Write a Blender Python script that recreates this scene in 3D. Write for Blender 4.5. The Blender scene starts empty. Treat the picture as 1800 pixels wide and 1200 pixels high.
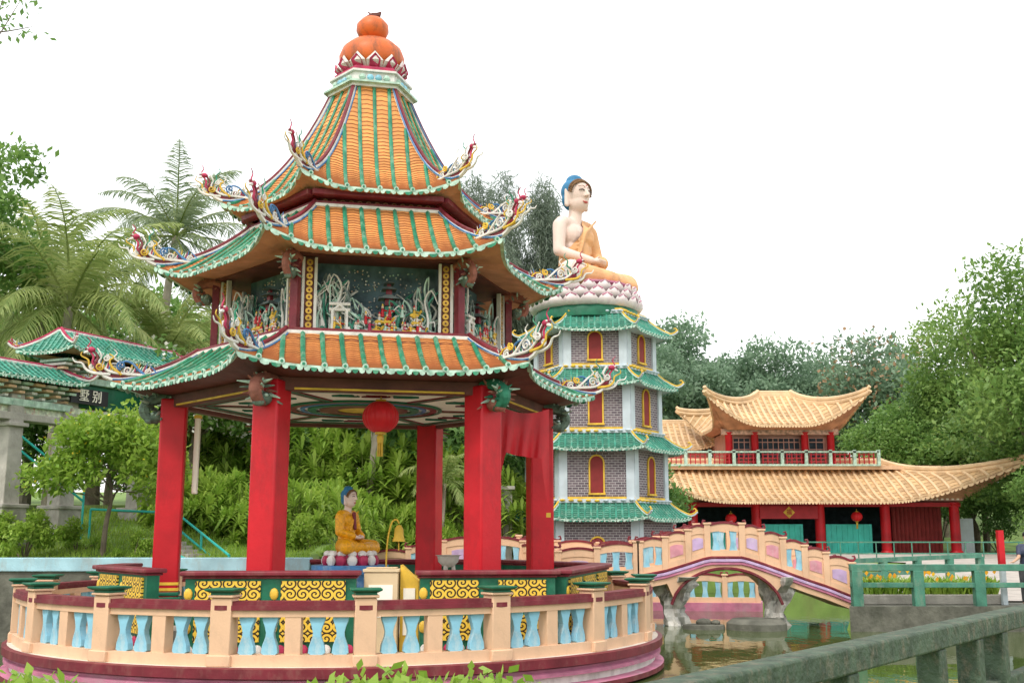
import bpy, math, random
import numpy as np
from mathutils import Vector, Matrix, Euler
R=math.radians
random.seed(7)
sc=bpy.context.scene
# ---------------------------------------------------------------- camera
cam=bpy.data.cameras.new("camera"); co=bpy.data.objects.new("camera",cam); sc.collection.objects.link(co)
co.location=(0,0,2.3); co.rotation_euler=(R(100),0,0); cam.lens=38.6; cam.sensor_width=36; cam.clip_end=6000; cam.clip_start=0.05
sc.camera=co
sc.view_settings.view_transform='Standard'
sc.view_settings.look='None'; sc.view_settings.exposure=0
# ---------------------------------------------------------------- world
w=bpy.data.worlds.new("World"); sc.world=w; w.use_nodes=True
nt=w.node_tree; nt.nodes.clear()
out=nt.nodes.new('ShaderNodeOutputWorld'); add=nt.nodes.new('ShaderNodeAddShader')
b1=nt.nodes.new('ShaderNodeBackground'); b2=nt.nodes.new('ShaderNodeBackground')
sky=nt.nodes.new('ShaderNodeTexSky'); sky.sky_type='NISHITA'; sky.sun_disc=False
sky.sun_elevation=R(52); sky.sun_rotation=R(205); sky.dust_density=5; sky.air_density=1.5
nt.links.new(sky.outputs[0],b1.inputs[0]); b1.inputs[1].default_value=0.06
b2.inputs[0].default_value=(1,0.995,0.98,1); b2.inputs[1].default_value=1.4
nt.links.new(b1.outputs[0],add.inputs[0]); nt.links.new(b2.outputs[0],add.inputs[1]); nt.links.new(add.outputs[0],out.inputs[0])
sl=bpy.data.lights.new("sun",'SUN'); sl.energy=1.5; sl.angle=R(12); sl.color=(1,.95,.88)
so=bpy.data.objects.new("sun",sl); sc.collection.objects.link(so)
sd=Vector((-0.35,-0.75,1.05)).normalized()
so.rotation_euler=sd.to_track_quat('Z','Y').to_euler()
# ---------------------------------------------------------------- materials
def M(name,col,rough=.6,var=.18,scale=2.5,bump=.15,bscale=25,dirt=0.0,dirtcol=(.05,.045,.035),spec=.35,metal=0,island=0.0,dscale=1.6):
    m=bpy.data.materials.new(name); m.use_nodes=True; n=m.node_tree; N=n.nodes; Lk=n.links
    bs=N['Principled BSDF']; bs.inputs['Roughness'].default_value=rough; bs.inputs['Metallic'].default_value=metal
    bs.inputs['Specular IOR Level'].default_value=spec
    tc=N.new('ShaderNodeTexCoord'); no=N.new('ShaderNodeTexNoise'); no.inputs['Scale'].default_value=scale; no.inputs['Detail'].default_value=6
    Lk.new(tc.outputs['Object'],no.inputs['Vector'])
    mr=N.new('ShaderNodeMapRange'); mr.inputs[1].default_value=.3; mr.inputs[2].default_value=.7; mr.inputs[3].default_value=1-var; mr.inputs[4].default_value=1+var
    Lk.new(no.outputs['Fac'],mr.inputs[0])
    src=mr.outputs[0]
    if island>0:
        g=N.new('ShaderNodeNewGeometry'); m2=N.new('ShaderNodeMapRange'); m2.inputs[3].default_value=1-island; m2.inputs[4].default_value=1+island
        Lk.new(g.outputs['Random Per Island'],m2.inputs[0]); mu=N.new('ShaderNodeMath'); mu.operation='MULTIPLY'
        Lk.new(src,mu.inputs[0]); Lk.new(m2.outputs[0],mu.inputs[1]); src=mu.outputs[0]
    hv=N.new('ShaderNodeVectorMath'); hv.operation='SCALE'; hv.inputs[0].default_value=col[:3]; Lk.new(src,hv.inputs['Scale'])
    c=hv.outputs[0]
    if dirt>0:
        n2=N.new('ShaderNodeTexNoise'); n2.inputs['Scale'].default_value=dscale; n2.inputs['Detail'].default_value=9; n2.inputs['Roughness'].default_value=.72
        mp=N.new('ShaderNodeMapping'); mp.inputs['Scale'].default_value=(1,1,.45); mp.inputs['Location'].default_value=(3.1,7.7,1.3)
        Lk.new(tc.outputs['Object'],mp.inputs[0]); Lk.new(mp.outputs[0],n2.inputs['Vector'])
        m3=N.new('ShaderNodeMapRange'); m3.inputs[1].default_value=.5; m3.inputs[2].default_value=.68; m3.inputs[3].default_value=0; m3.inputs[4].default_value=dirt
        Lk.new(n2.outputs['Fac'],m3.inputs[0])
        mx=N.new('ShaderNodeMix'); mx.data_type='RGBA'; Lk.new(m3.outputs[0],mx.inputs[0]); Lk.new(c,mx.inputs[6]); mx.inputs[7].default_value=(*dirtcol,1)
        c=mx.outputs[2]
    Lk.new(c,bs.inputs['Base Color'])
    if bump>0:
        n3=N.new('ShaderNodeTexNoise'); n3.inputs['Scale'].default_value=bscale; n3.inputs['Detail'].default_value=4
        Lk.new(tc.outputs['Object'],n3.inputs['Vector'])
        bp=N.new('ShaderNodeBump'); bp.inputs['Strength'].default_value=bump; bp.inputs['Distance'].default_value=.03
        Lk.new(n3.outputs['Fac'],bp.inputs['Height']); Lk.new(bp.outputs[0],bs.inputs['Normal'])
    return m
def leafM(name,c1,c2,trans=.45,rough=.5,nscale=.5):
    m=bpy.data.materials.new(name); m.use_nodes=True; n=m.node_tree; N=n.nodes; Lk=n.links
    bs=N['Principled BSDF']; bs.inputs['Roughness'].default_value=rough; bs.inputs['Specular IOR Level'].default_value=.4
    g=N.new('ShaderNodeNewGeometry'); tc=N.new('ShaderNodeTexCoord'); no=N.new('ShaderNodeTexNoise'); no.inputs['Scale'].default_value=nscale; no.inputs['Detail'].default_value=3
    Lk.new(tc.outputs['Object'],no.inputs['Vector'])
    ad=N.new('ShaderNodeMath'); ad.operation='MULTIPLY_ADD'; ad.inputs[1].default_value=.55; Lk.new(g.outputs['Random Per Island'],ad.inputs[0])
    m2=N.new('ShaderNodeMapRange'); m2.inputs[1].default_value=.35; m2.inputs[2].default_value=.65; m2.inputs[4].default_value=.5; Lk.new(no.outputs['Fac'],m2.inputs[0]); Lk.new(m2.outputs[0],ad.inputs[2])
    mx=N.new('ShaderNodeMix'); mx.data_type='RGBA'; Lk.new(ad.outputs[0],mx.inputs[0]); mx.inputs[6].default_value=(*c1,1); mx.inputs[7].default_value=(*c2,1)
    Lk.new(mx.outputs[2],bs.inputs['Base Color'])
    tr=N.new('ShaderNodeBsdfTranslucent'); Lk.new(mx.outputs[2],tr.inputs[0]); ms=N.new('ShaderNodeMixShader'); ms.inputs[0].default_value=trans
    Lk.new(bs.outputs[0],ms.inputs[1]); Lk.new(tr.outputs[0],ms.inputs[2]); Lk.new(ms.outputs[0],N['Material Output'].inputs[0])
    return m
m_red=M("red_paint",(.52,.008,.018),.45,.2,1.5,.1,18,dirt=.5,dirtcol=(.2,.01,.014))
m_maroon=M("maroon_paint",(.17,.018,.03),.5,.25,3,.1,dirt=.5,dirtcol=(.26,.12,.1),dscale=5)
m_dkmaroon=M("dark_wood",(.13,.04,.03),.6,.3,3)
m_orange=M("orange_tile",(.7,.29,.08),.6,.14,1.2,.15,40,dirt=.45,dirtcol=(.42,.2,.1),island=.2,dscale=2.5)
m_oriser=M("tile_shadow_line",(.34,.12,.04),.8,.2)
m_green=M("green_glaze",(.02,.2,.11),.35,.35,4,.1,dirt=.7,dirtcol=(.3,.45,.32),dscale=6)
m_trim=M("pale_green_trim",(.46,.62,.53),.6,.3,6,dirt=.6,dirtcol=(.04,.24,.14),dscale=8)
m_white=M("white_paint",(.7,.68,.65),.6,.15,4,dirt=.5,dirtcol=(.34,.3,.28),dscale=4)
m_blue=M("blue_paint",(.05,.17,.38),.5,.3,4,dirt=.5,dirtcol=(.4,.5,.6),dscale=5)
m_yellow=M("yellow_paint",(.72,.46,.05),.5,.2,4,dirt=.3)
m_pinkred=M("crimson_paint",(.42,.03,.09),.5,.3,5)
m_peach=M("peach_paint",(.74,.48,.31),.65,.1,1.5,.12,30,dirt=.5,dirtcol=(.5,.34,.23),dscale=3)
m_soffit=M("peach_soffit",(.52,.27,.17),.7,.25,2,dirt=.5,dirtcol=(.3,.13,.09))
m_lblue=M("light_blue_paint",(.25,.53,.68),.55,.2,4,.1,dirt=.65,dirtcol=(.6,.68,.68),dscale=6)
m_lilac=M("lilac_paint",(.5,.36,.58),.6,.2,4,dirt=.6,dirtcol=(.6,.54,.58),dscale=5)
m_rosy=M("rose_paint",(.62,.27,.33),.6,.2,4,dirt=.6,dirtcol=(.62,.5,.5),dscale=5)
m_pink=M("pink_paint",(.5,.17,.27),.6,.25,3,dirt=.6,dirtcol=(.4,.3,.32))
m_greenp=M("green_paint",(.01,.13,.07),.5,.3,3,dirt=.4,dirtcol=(.08,.2,.14),dscale=5)
m_gourd=M("orange_gourd_paint",(.62,.13,.028),.45,.2,2,.1,dirt=.9,dirtcol=(.14,.07,.04),dscale=3)
m_cream=M("cream_ceiling",(.9,.85,.74),.7,.06,2)
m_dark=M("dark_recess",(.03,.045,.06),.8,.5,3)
m_recess=M("blue_grey_backdrop",(.1,.16,.2),.8,.6,2.5,dirt=.6,dirtcol=(.28,.32,.32),dscale=3)
m_rock=M("rockwork",(.55,.54,.5),.85,.35,3,.9,9,dirt=.95,dirtcol=(.06,.06,.055),dscale=3.5)
m_gold=M("gold_paint",(.55,.33,.05),.35,.3,5,metal=.4)
m_pilaster=M("pale_blue_plaster",(.53,.61,.66),.7,.12,2,dirt=.5,dirtcol=(.38,.42,.43))
m_niche=M("dark_red_niche",(.24,.025,.025),.6,.2,3)
m_stone=M("grey_stone",(.4,.38,.34),.85,.2,3,.4,20,dirt=.6,dirtcol=(.17,.16,.13))
m_dstone=M("dark_wet_stone",(.13,.13,.105),.85,.35,3,.6,12,dirt=.7,dirtcol=(.045,.05,.035))
m_moss=M("mossy_green_concrete",(.055,.085,.055),.75,.4,6,.8,22,dirt=.9,dirtcol=(.16,.14,.1),dscale=12)
m_railgreen=M("green_rail_paint",(.06,.2,.14),.6,.3,3,.3,dirt=.7,dirtcol=(.22,.26,.2),dscale=5)
m_teal=M("teal_paint",(.03,.42,.38),.5,.15,3)
m_ytile=M("ochre_roof_tile",(.56,.37,.19),.65,.15,1,.2,30,island=.2,dirt=.5,dirtcol=(.32,.21,.13))
m_yrib=M("ochre_roof_rib",(.7,.5,.3),.6,.15,1,.1,30,dirt=.5,dirtcol=(.44,.29,.18))
m_gtile=M("green_roof_tile",(.06,.23,.17),.5,.25,2,.2,island=.25,dirt=.5,dirtcol=(.3,.42,.34),dscale=4)
m_grib=M("pale_green_rib",(.045,.25,.18),.4,.3,3,.1,dirt=.6,dirtcol=(.36,.5,.4),dscale=5)
m_skin=M("statue_skin",(.72,.56,.49),.55,.06,2,.05,dirt=.45,dirtcol=(.55,.38,.32))
m_robe=M("orange_robe",(.72,.39,.18),.6,.16,3,.1,dirt=.5,dirtcol=(.5,.26,.12))
m_grobe=M("golden_robe",(.72,.33,.008),.4,.25,8,.1)
m_hair=M("blue_hair",(.03,.17,.33),.6,.2,3,.6,26)
m_brown=M("brown_curls",(.17,.09,.04),.7,.4,9,.6,20)
m_black=M("black_paint",(.01,.01,.012),.5,0,1,0)
m_lips=M("red_lips",(.5,.08,.07),.5,0,1,0)
m_bark=M("bark",(.17,.14,.1),.9,.35,4,.7,15)
m_pbark=M("pale_bark",(.34,.3,.24),.9,.3,3,.6,14)
m_wallblue=M("weathered_blue_wall",(.36,.58,.66),.75,.2,2,.2,dirt=.7,dirtcol=(.34,.36,.33),dscale=2)
m_lantern=M("red_lantern_silk",(.6,.012,.02),.5,.1,3,.05)
m_paving=M("paving",(.42,.38,.34),.9,.2,2,.3)
m_grass=M("grass_ground",(.15,.24,.055),.95,.4,1.2,.8,9,dirt=.4,dirtcol=(.15,.12,.06))
m_beige=M("beige_box",(.62,.48,.3),.6,.1,2)
m_redroof=M("red_fascia",(.42,.02,.03),.5,.15,3)
def brick():
    m=M("grey_brick",(.1,.09,.1),.85,.1,2,0); n=m.node_tree; N=n.nodes; Lk=n.links; bs=N['Principled BSDF']
    uv=N.new('ShaderNodeUVMap'); bt=N.new('ShaderNodeTexBrick'); bt.inputs['Scale'].default_value=1
    bt.inputs['Brick Width'].default_value=.2; bt.inputs['Row Height'].default_value=.08; bt.inputs['Mortar Size'].default_value=.008
    bt.inputs['Color1'].default_value=(.11,.085,.105,1); bt.inputs['Color2'].default_value=(.2,.16,.18,1); bt.inputs['Mortar'].default_value=(.48,.46,.46,1)
    Lk.new(uv.outputs[0],bt.inputs['Vector']); Lk.new(bt.outputs[0],bs.inputs['Base Color'])
    return m
m_brick=brick()
def panelM():
    m=M("yellow_fretwork",(.8,.5,.04),.5,.1,2,0); n=m.node_tree; N=n.nodes; Lk=n.links; bs=N['Principled BSDF']
    uv=N.new('ShaderNodeUVMap')
    def ma(op,a,b=None,c=None):
        q=N.new('ShaderNodeMath'); q.operation=op
        for i,v in enumerate((a,b,c)):
            if v is None: continue
            if isinstance(v,(int,float)): q.inputs[i].default_value=v
            else: Lk.new(v,q.inputs[i])
        return q.outputs[0]
    sp=N.new('ShaderNodeSeparateXYZ'); Lk.new(uv.outputs[0],sp.inputs[0])
    fx=ma('SUBTRACT',ma('PINGPONG',ma('MULTIPLY',sp.outputs[0],5.5),1.0),.5); fy=ma('SUBTRACT',ma('PINGPONG',ma('MULTIPLY',sp.outputs[1],6.2),1.0),.5)
    rr=ma('SQRT',ma('ADD',ma('MULTIPLY',fx,fx),ma('MULTIPLY',fy,fy))); an=ma('ARCTAN2',fy,fx)
    s=ma('SINE',ma('ADD',ma('MULTIPLY',rr,19.0),an)); th=ma('GREATER_THAN',s,.3)
    mx=N.new('ShaderNodeMix'); mx.data_type='RGBA'; Lk.new(th,mx.inputs[0]); mx.inputs[6].default_value=(.78,.52,.06,1); mx.inputs[7].default_value=(.035,.02,.012,1)
    Lk.new(mx.outputs[2],bs.inputs['Base Color'])
    return m
m_panel=panelM()
def waterM():
    m=bpy.data.materials.new("pond_water"); m.use_nodes=True; n=m.node_tree; N=n.nodes; Lk=n.links; bs=N['Principled BSDF']
    bs.inputs['Base Color'].default_value=(.07,.1,.03,1); bs.inputs['Roughness'].default_value=.03; bs.inputs['IOR'].default_value=1.36
    tc=N.new('ShaderNodeTexCoord'); mp=N.new('ShaderNodeMapping'); mp.inputs['Scale'].default_value=(1,.5,1); no=N.new('ShaderNodeTexNoise'); no.inputs['Scale'].default_value=2.2; no.inputs['Detail'].default_value=4
    Lk.new(tc.outputs['Object'],mp.inputs[0]); Lk.new(mp.outputs[0],no.inputs['Vector']); bp=N.new('ShaderNodeBump'); bp.inputs['Strength'].default_value=.07; bp.inputs['Distance'].default_value=.08
    Lk.new(no.outputs['Fac'],bp.inputs['Height']); Lk.new(bp.outputs[0],bs.inputs['Normal'])
    return m
m_water=waterM()
L_bright=leafM("bright_leaves",(.17,.33,.03),(.42,.56,.1))
L_rt=leafM("fresh_green_leaves",(.1,.22,.05),(.28,.42,.11))
L_mid=leafM("mid_green_leaves",(.09,.21,.045),(.27,.43,.11))
L_dark=leafM("deep_green_leaves",(.09,.21,.055),(.25,.41,.11))
L_far=leafM("haze_tinted_leaves",(.16,.26,.17),(.28,.41,.26))  # aerial haze painted into the leaf colour: paler, bluer green for far trees
L_palm=leafM("palm_leaves",(.16,.26,.06),(.48,.53,.2))
L_palmd=leafM("grey_palm_leaves",(.13,.2,.1),(.36,.43,.26))
L_cas=leafM("casuarina_needles",(.17,.22,.17),(.28,.34,.26))
L_flower=leafM("white_petals",(.7,.68,.6),(.85,.83,.78),.2)
L_yflower=leafM("orange_petals",(.75,.3,.02),(.9,.55,.03),.2)
L_yel=leafM("yellow_petals",(.75,.55,.03),(.85,.7,.08),.2)
L_rflower=leafM("rust_petals",(.36,.22,.12),(.42,.28,.16),.3)
# ---------------------------------------------------------------- mesh builder
class MB:
    def __init__(s): s.v=[]; s.f=[]; s.m=[]; s.T=None
    def add(s,vs,fs,mi=0):
        o=len(s.v)
        for p in vs:
            p=Vector(p)
            if s.T is not None: p=s.T@p
            s.v.append(p[:])
        for f in fs: s.f.append([i+o for i in f]); s.m.append(mi)
    def box(s,c,sz,mi=0,rz=0,taper=1.0):
        x,y,z=[a/2 for a in sz]; ca,sa=math.cos(rz),math.sin(rz); vs=[]
        for k,(zz,t) in enumerate(((-z,1),(z,taper))):
            for (a,b) in ((-x,-y),(x,-y),(x,y),(-x,y)):
                a*=t;b*=t; vs.append((c[0]+a*ca-b*sa,c[1]+a*sa+b*ca,c[2]+zz))
        s.add(vs,[(3,2,1,0),(4,5,6,7),(0,1,5,4),(1,2,6,5),(2,3,7,6),(3,0,4,7)],mi)
    def tube(s,pts,r,mi=0,n=6,sq=False):
        pts=[Vector(p) for p in pts]; k=len(pts)
        rr=r if isinstance(r,(list,tuple)) else [r]*k
        vs=[];prev=None
        for i,p in enumerate(pts):
            t=(pts[min(i+1,k-1)]-pts[max(i-1,0)])
            if t.length<1e-9: t=Vector((0,0,1))
            t.normalize()
            if prev is None:
                u=Vector((0,0,1)) if abs(t.z)<.9 else Vector((1,0,0))
            else: u=prev
            u=(u-t*u.dot(t)); u.normalize(); prev=u; b=t.cross(u)
            for j in range(n):
                a=2*math.pi*(j+.5 if sq else j)/n; vs.append(p+(u*math.cos(a)+b*math.sin(a))*rr[i])
        fs=[]
        for i in range(k-1):
            for j in range(n): fs.append((i*n+j,i*n+(j+1)%n,(i+1)*n+(j+1)%n,(i+1)*n+j))
        fs.append(tuple(range(n-1,-1,-1))); fs.append(tuple((k-1)*n+j for j in range(n)))
        s.add(vs,fs,mi)
    def lathe(s,prof,c=(0,0,0),mi=0,n=20,a0=0,a1=2*math.pi,sx=1,sy=1):
        full=abs(a1-a0-2*math.pi)<1e-6; cols=n if full else n+1; vs=[]
        for (r,z) in prof:
            for j in range(cols):
                a=a0+(a1-a0)*j/n; vs.append((c[0]+r*math.cos(a)*sx,c[1]+r*math.sin(a)*sy,c[2]+z))
        for i in range(len(prof)-1):
            mm=mi[i] if isinstance(mi,list) else mi
            ff=[]
            for j in range(n):
                j2=(j+1)%cols; ff.append((i*cols+j,i*cols+j2,(i+1)*cols+j2,(i+1)*cols+j))
            if i==0: s.add(vs,ff,mm); base=len(s.v)-len(vs)
            else:
                for f in ff: s.f.append([q+base for q in f]); s.m.append(mm)
    def sphere(s,c,r,mi=0,n=10,m=7):
        r=(r,r,r) if not isinstance(r,(list,tuple)) else r
        vs=[];fs=[]
        for i in range(m+1):
            th=math.pi*i/m
            for j in range(n):
                a=2*math.pi*j/n; vs.append((c[0]+r[0]*math.sin(th)*math.cos(a),c[1]+r[1]*math.sin(th)*math.sin(a),c[2]+r[2]*math.cos(th)))
        for i in range(m):
            for j in range(n): fs.append((i*n+j,(i+1)*n+j,(i+1)*n+(j+1)%n,i*n+(j+1)%n))
        s.add(vs,fs,mi)
    def extr(s,poly,vec,mi=0):
        vec=Vector(vec); n=len(poly); vs=[Vector(p) for p in poly]+[Vector(p)+vec for p in poly]
        fs=[tuple(range(n)),tuple(range(2*n-1,n-1,-1))]+[(i,i+n,(i+1)%n+n,(i+1)%n) for i in range(n)]
        s.add(vs,fs,mi)
    def build(s,name,mats,parent=None,loc=(0,0,0),rz=0,smooth=35,bevel=0,uvf=None,label=None,fixn=False):
        me=bpy.data.meshes.new(name); me.from_pydata(s.v,[],s.f)
        for m in mats: me.materials.append(m)
        me.polygons.foreach_set('material_index',s.m)
        me.validate()
        if fixn:
            import bmesh
            bm=bmesh.new(); bm.from_mesh(me); bmesh.ops.recalc_face_normals(bm,faces=bm.faces); bm.to_mesh(me); bm.free()
        if smooth:
            me.polygons.foreach_set('use_smooth',[True]*len(me.polygons)); me.set_sharp_from_angle(angle=R(smooth))
        if uvf:
            l=me.uv_layers.new(name="UVMap")
            for p in me.polygons:
                for li in p.loop_indices:
                    l.data[li].uv=uvf(me.vertices[me.loops[li].vertex_index].co,p.normal)
        me.update()
        return obj(name,me,parent,loc,rz,bevel,label)
def obj(name,me,parent=None,loc=(0,0,0),rz=0,bevel=0,label=None):
    o=bpy.data.objects.new(name,me); sc.collection.objects.link(o); o.location=loc; o.rotation_euler=(0,0,rz)
    if parent: o.parent=parent
    if bevel:
        b=o.modifiers.new('bevel','BEVEL'); b.width=bevel; b.segments=2; b.limit_method='ANGLE'; b.angle_limit=R(50)
    if label: o['label']=label
    return o
def tag(o,label,cat,group=None):
    o['label']=label; o['category']=cat
    if group: o['group']=group
    return o
def thing(name,label,cat,loc=(0,0,0),rz=0,group=None):
    o=bpy.data.objects.new(name,None); sc.collection.objects.link(o); o.location=loc; o.rotation_euler=(0,0,rz); o.empty_display_size=.3
    return tag(o,label,cat,group)
def cpy(src,loc,rz=0,scale=1.0,label=None):
    n=src.copy(); sc.collection.objects.link(n); n.location=loc; n.rotation_euler=(0,0,rz)
    n.scale=scale if isinstance(scale,(tuple,list)) else (scale,)*3
    if label: n['label']=label
    for ch in src.children:
        c=ch.copy(); sc.collection.objects.link(c); c.parent=n
        for g in ch.children:
            k=g.copy(); sc.collection.objects.link(k); k.parent=c
    return n
def wall_uv(co,nm):
    if abs(nm.z)>.8: return (co.x,co.y)
    t=Vector((-nm.y,nm.x)); 
    if t.length<1e-6: return (co.x,co.z)
    t.normalize(); return (co.x*t.x+co.y*t.y,co.z)
def poly(n,r,off=0):
    return [Vector((r*math.cos(R(-90)-math.pi/n+2*math.pi*k/n+off),r*math.sin(R(-90)-math.pi/n+2*math.pi*k/n+off))) for k in range(n)]
def rect(x0,x1,y0,y1): return [Vector((x0,y0)),Vector((x1,y0)),Vector((x1,y1)),Vector((x0,y1))]
# ---------------------------------------------------------------- corner ornament scrollwork
def spiral(cx,cz,r0,r1,a0,turns,y=0,n=14):
    return [(cx+(r0+(r1-r0)*i/n)*math.cos(a0+turns*2*math.pi*i/n),y,cz+(r0+(r1-r0)*i/n)*math.sin(a0+turns*2*math.pi*i/n)) for i in range(n+1)]
def smooth_path(pts,n=4):
    P=[Vector(p) for p in pts]; outp=[]
    for i in range(len(P)-1):
        p0=P[max(i-1,0)];p1=P[i];p2=P[i+1];p3=P[min(i+2,len(P)-1)]
        for k in range(n):
            t=k/n; outp.append(.5*((2*p1)+(-p0+p2)*t+(2*p0-5*p1+4*p2-p3)*t*t+(-p0+3*p1-3*p2+p3)*t**3))
    outp.append(P[-1]); return outp
def taper(n,a,b): return [a+(b-a)*i/(n-1) for i in range(n)]
def ornament():
    b=MB(); cols=dict(r=0,w=1,y=2,b=3,g=4,p=5)
    def st(pts,r0,r1,c,y=0,zs=.8):
        q=smooth_path([(p[0],y,p[1]*zs) for p in pts]); b.tube(q,taper(len(q),r0,r1),cols[c],6)
    st([(-.85,.03),(-.4,.06),(0,.1),(.28,.22),(.42,.42),(.36,.64),(.48,.86),(.66,.9)],.055,.02,'r')
    st([(-.85,.12),(-.4,.17),(0,.21),(.2,.34),(.32,.5),(.27,.68),(.38,.92)],.042,.016,'w',.05)
    st([(-.85,.12),(-.4,.17),(0,.21),(.2,.34),(.32,.5),(.27,.68),(.38,.92)],.042,.016,'w',-.05)
    st([(-.75,.14),(-.58,.3),(-.42,.5),(-.25,.55),(-.16,.44),(-.26,.36)],.034,.015,'b',.04)
    st([(-.55,.12),(-.35,.26),(-.15,.5),(.0,.66),(-.06,.8),(.02,.92)],.034,.01,'w',-.04)
    st([(-.2,.15),(.02,.36),(.08,.56),(-.0,.66),(.1,.76)],.036,.012,'y',.06)
    st([(.05,.16),(.4,.18),(.6,.28),(.7,.46),(.86,.5),(.92,.62)],.045,.01,'w',.02)
    st([(.1,.2),(.4,.26),(.54,.4),(.58,.58),(.74,.7),(.72,.82)],.038,.01,'y',-.04)
    st([(.2,.3),(.46,.46),(.46,.68),(.6,.92),(.54,1.12),(.62,1.25)],.036,.008,'p')
    st([(.3,.6),(.18,.72),(.2,.88),(.1,1.02),(.14,1.15)],.03,.008,'g',.04)
    st([(-1.0,.08),(-.85,.22),(-.72,.38),(-.58,.38)],.033,.01,'y',-.04)
    st([(-1.05,.05),(-.95,.28),(-.82,.45)],.03,.008,'b',.04)
    for (cx,cz,r,c,y) in ((-.34,.22,.12,'w',.06),(-.02,.3,.12,'w',-.06),(.3,.3,.1,'y',.07),(-.62,.18,.1,'w',-.06),(-.18,.34,.11,'b',.08),(.36,.44,.09,'w',-.08),(-.46,.33,.09,'y',-.08),(.16,.5,.08,'w',.06),(-.8,.2,.08,'w',.05),(.48,.3,.07,'w',-.03)):
        b.tube(spiral(cx,cz,r,.02,cx*9,1.5,y),.022,cols[c],5)
    b.sphere((.52,0,.7),(.1,.07,.07),5,8,6); b.sphere((.59,.05,.73),.026,1,6,4); b.sphere((.59,-.05,.73),.026,1,6,4); b.tube([(.58,0,.66),(.68,0,.62)],[.045,.02],1,6)
    for i in range(40):
        a=i/39; x=-1.0+a*1.35; z=.08+a*.22+.1*math.sin(a*7); b.tube([(x,0,z),(x-.05,random.uniform(-.06,.06),z+random.uniform(.1,.22))],[.028,.005],[1,2,3,5,1,4][i%6],5)
    o=b.build("corner_ornament",[m_maroon,m_white,m_yellow,m_blue,m_green,m_pinkred]); me=o.data; bpy.data.objects.remove(o); return me
orn_me=ornament()
def curlmesh():
    b=MB(); q=smooth_path([(-.5,0,.0),(-.1,0,.03),(.15,0,.1),(.25,0,.22),(.2,0,.31),(.12,0,.28)]); b.tube(q,taper(len(q),.045,.025),0,6)
    o=b.build("corner_curl",[m_yellow]); me=o.data; bpy.data.objects.remove(o); return me
curl_me=curlmesh()
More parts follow.
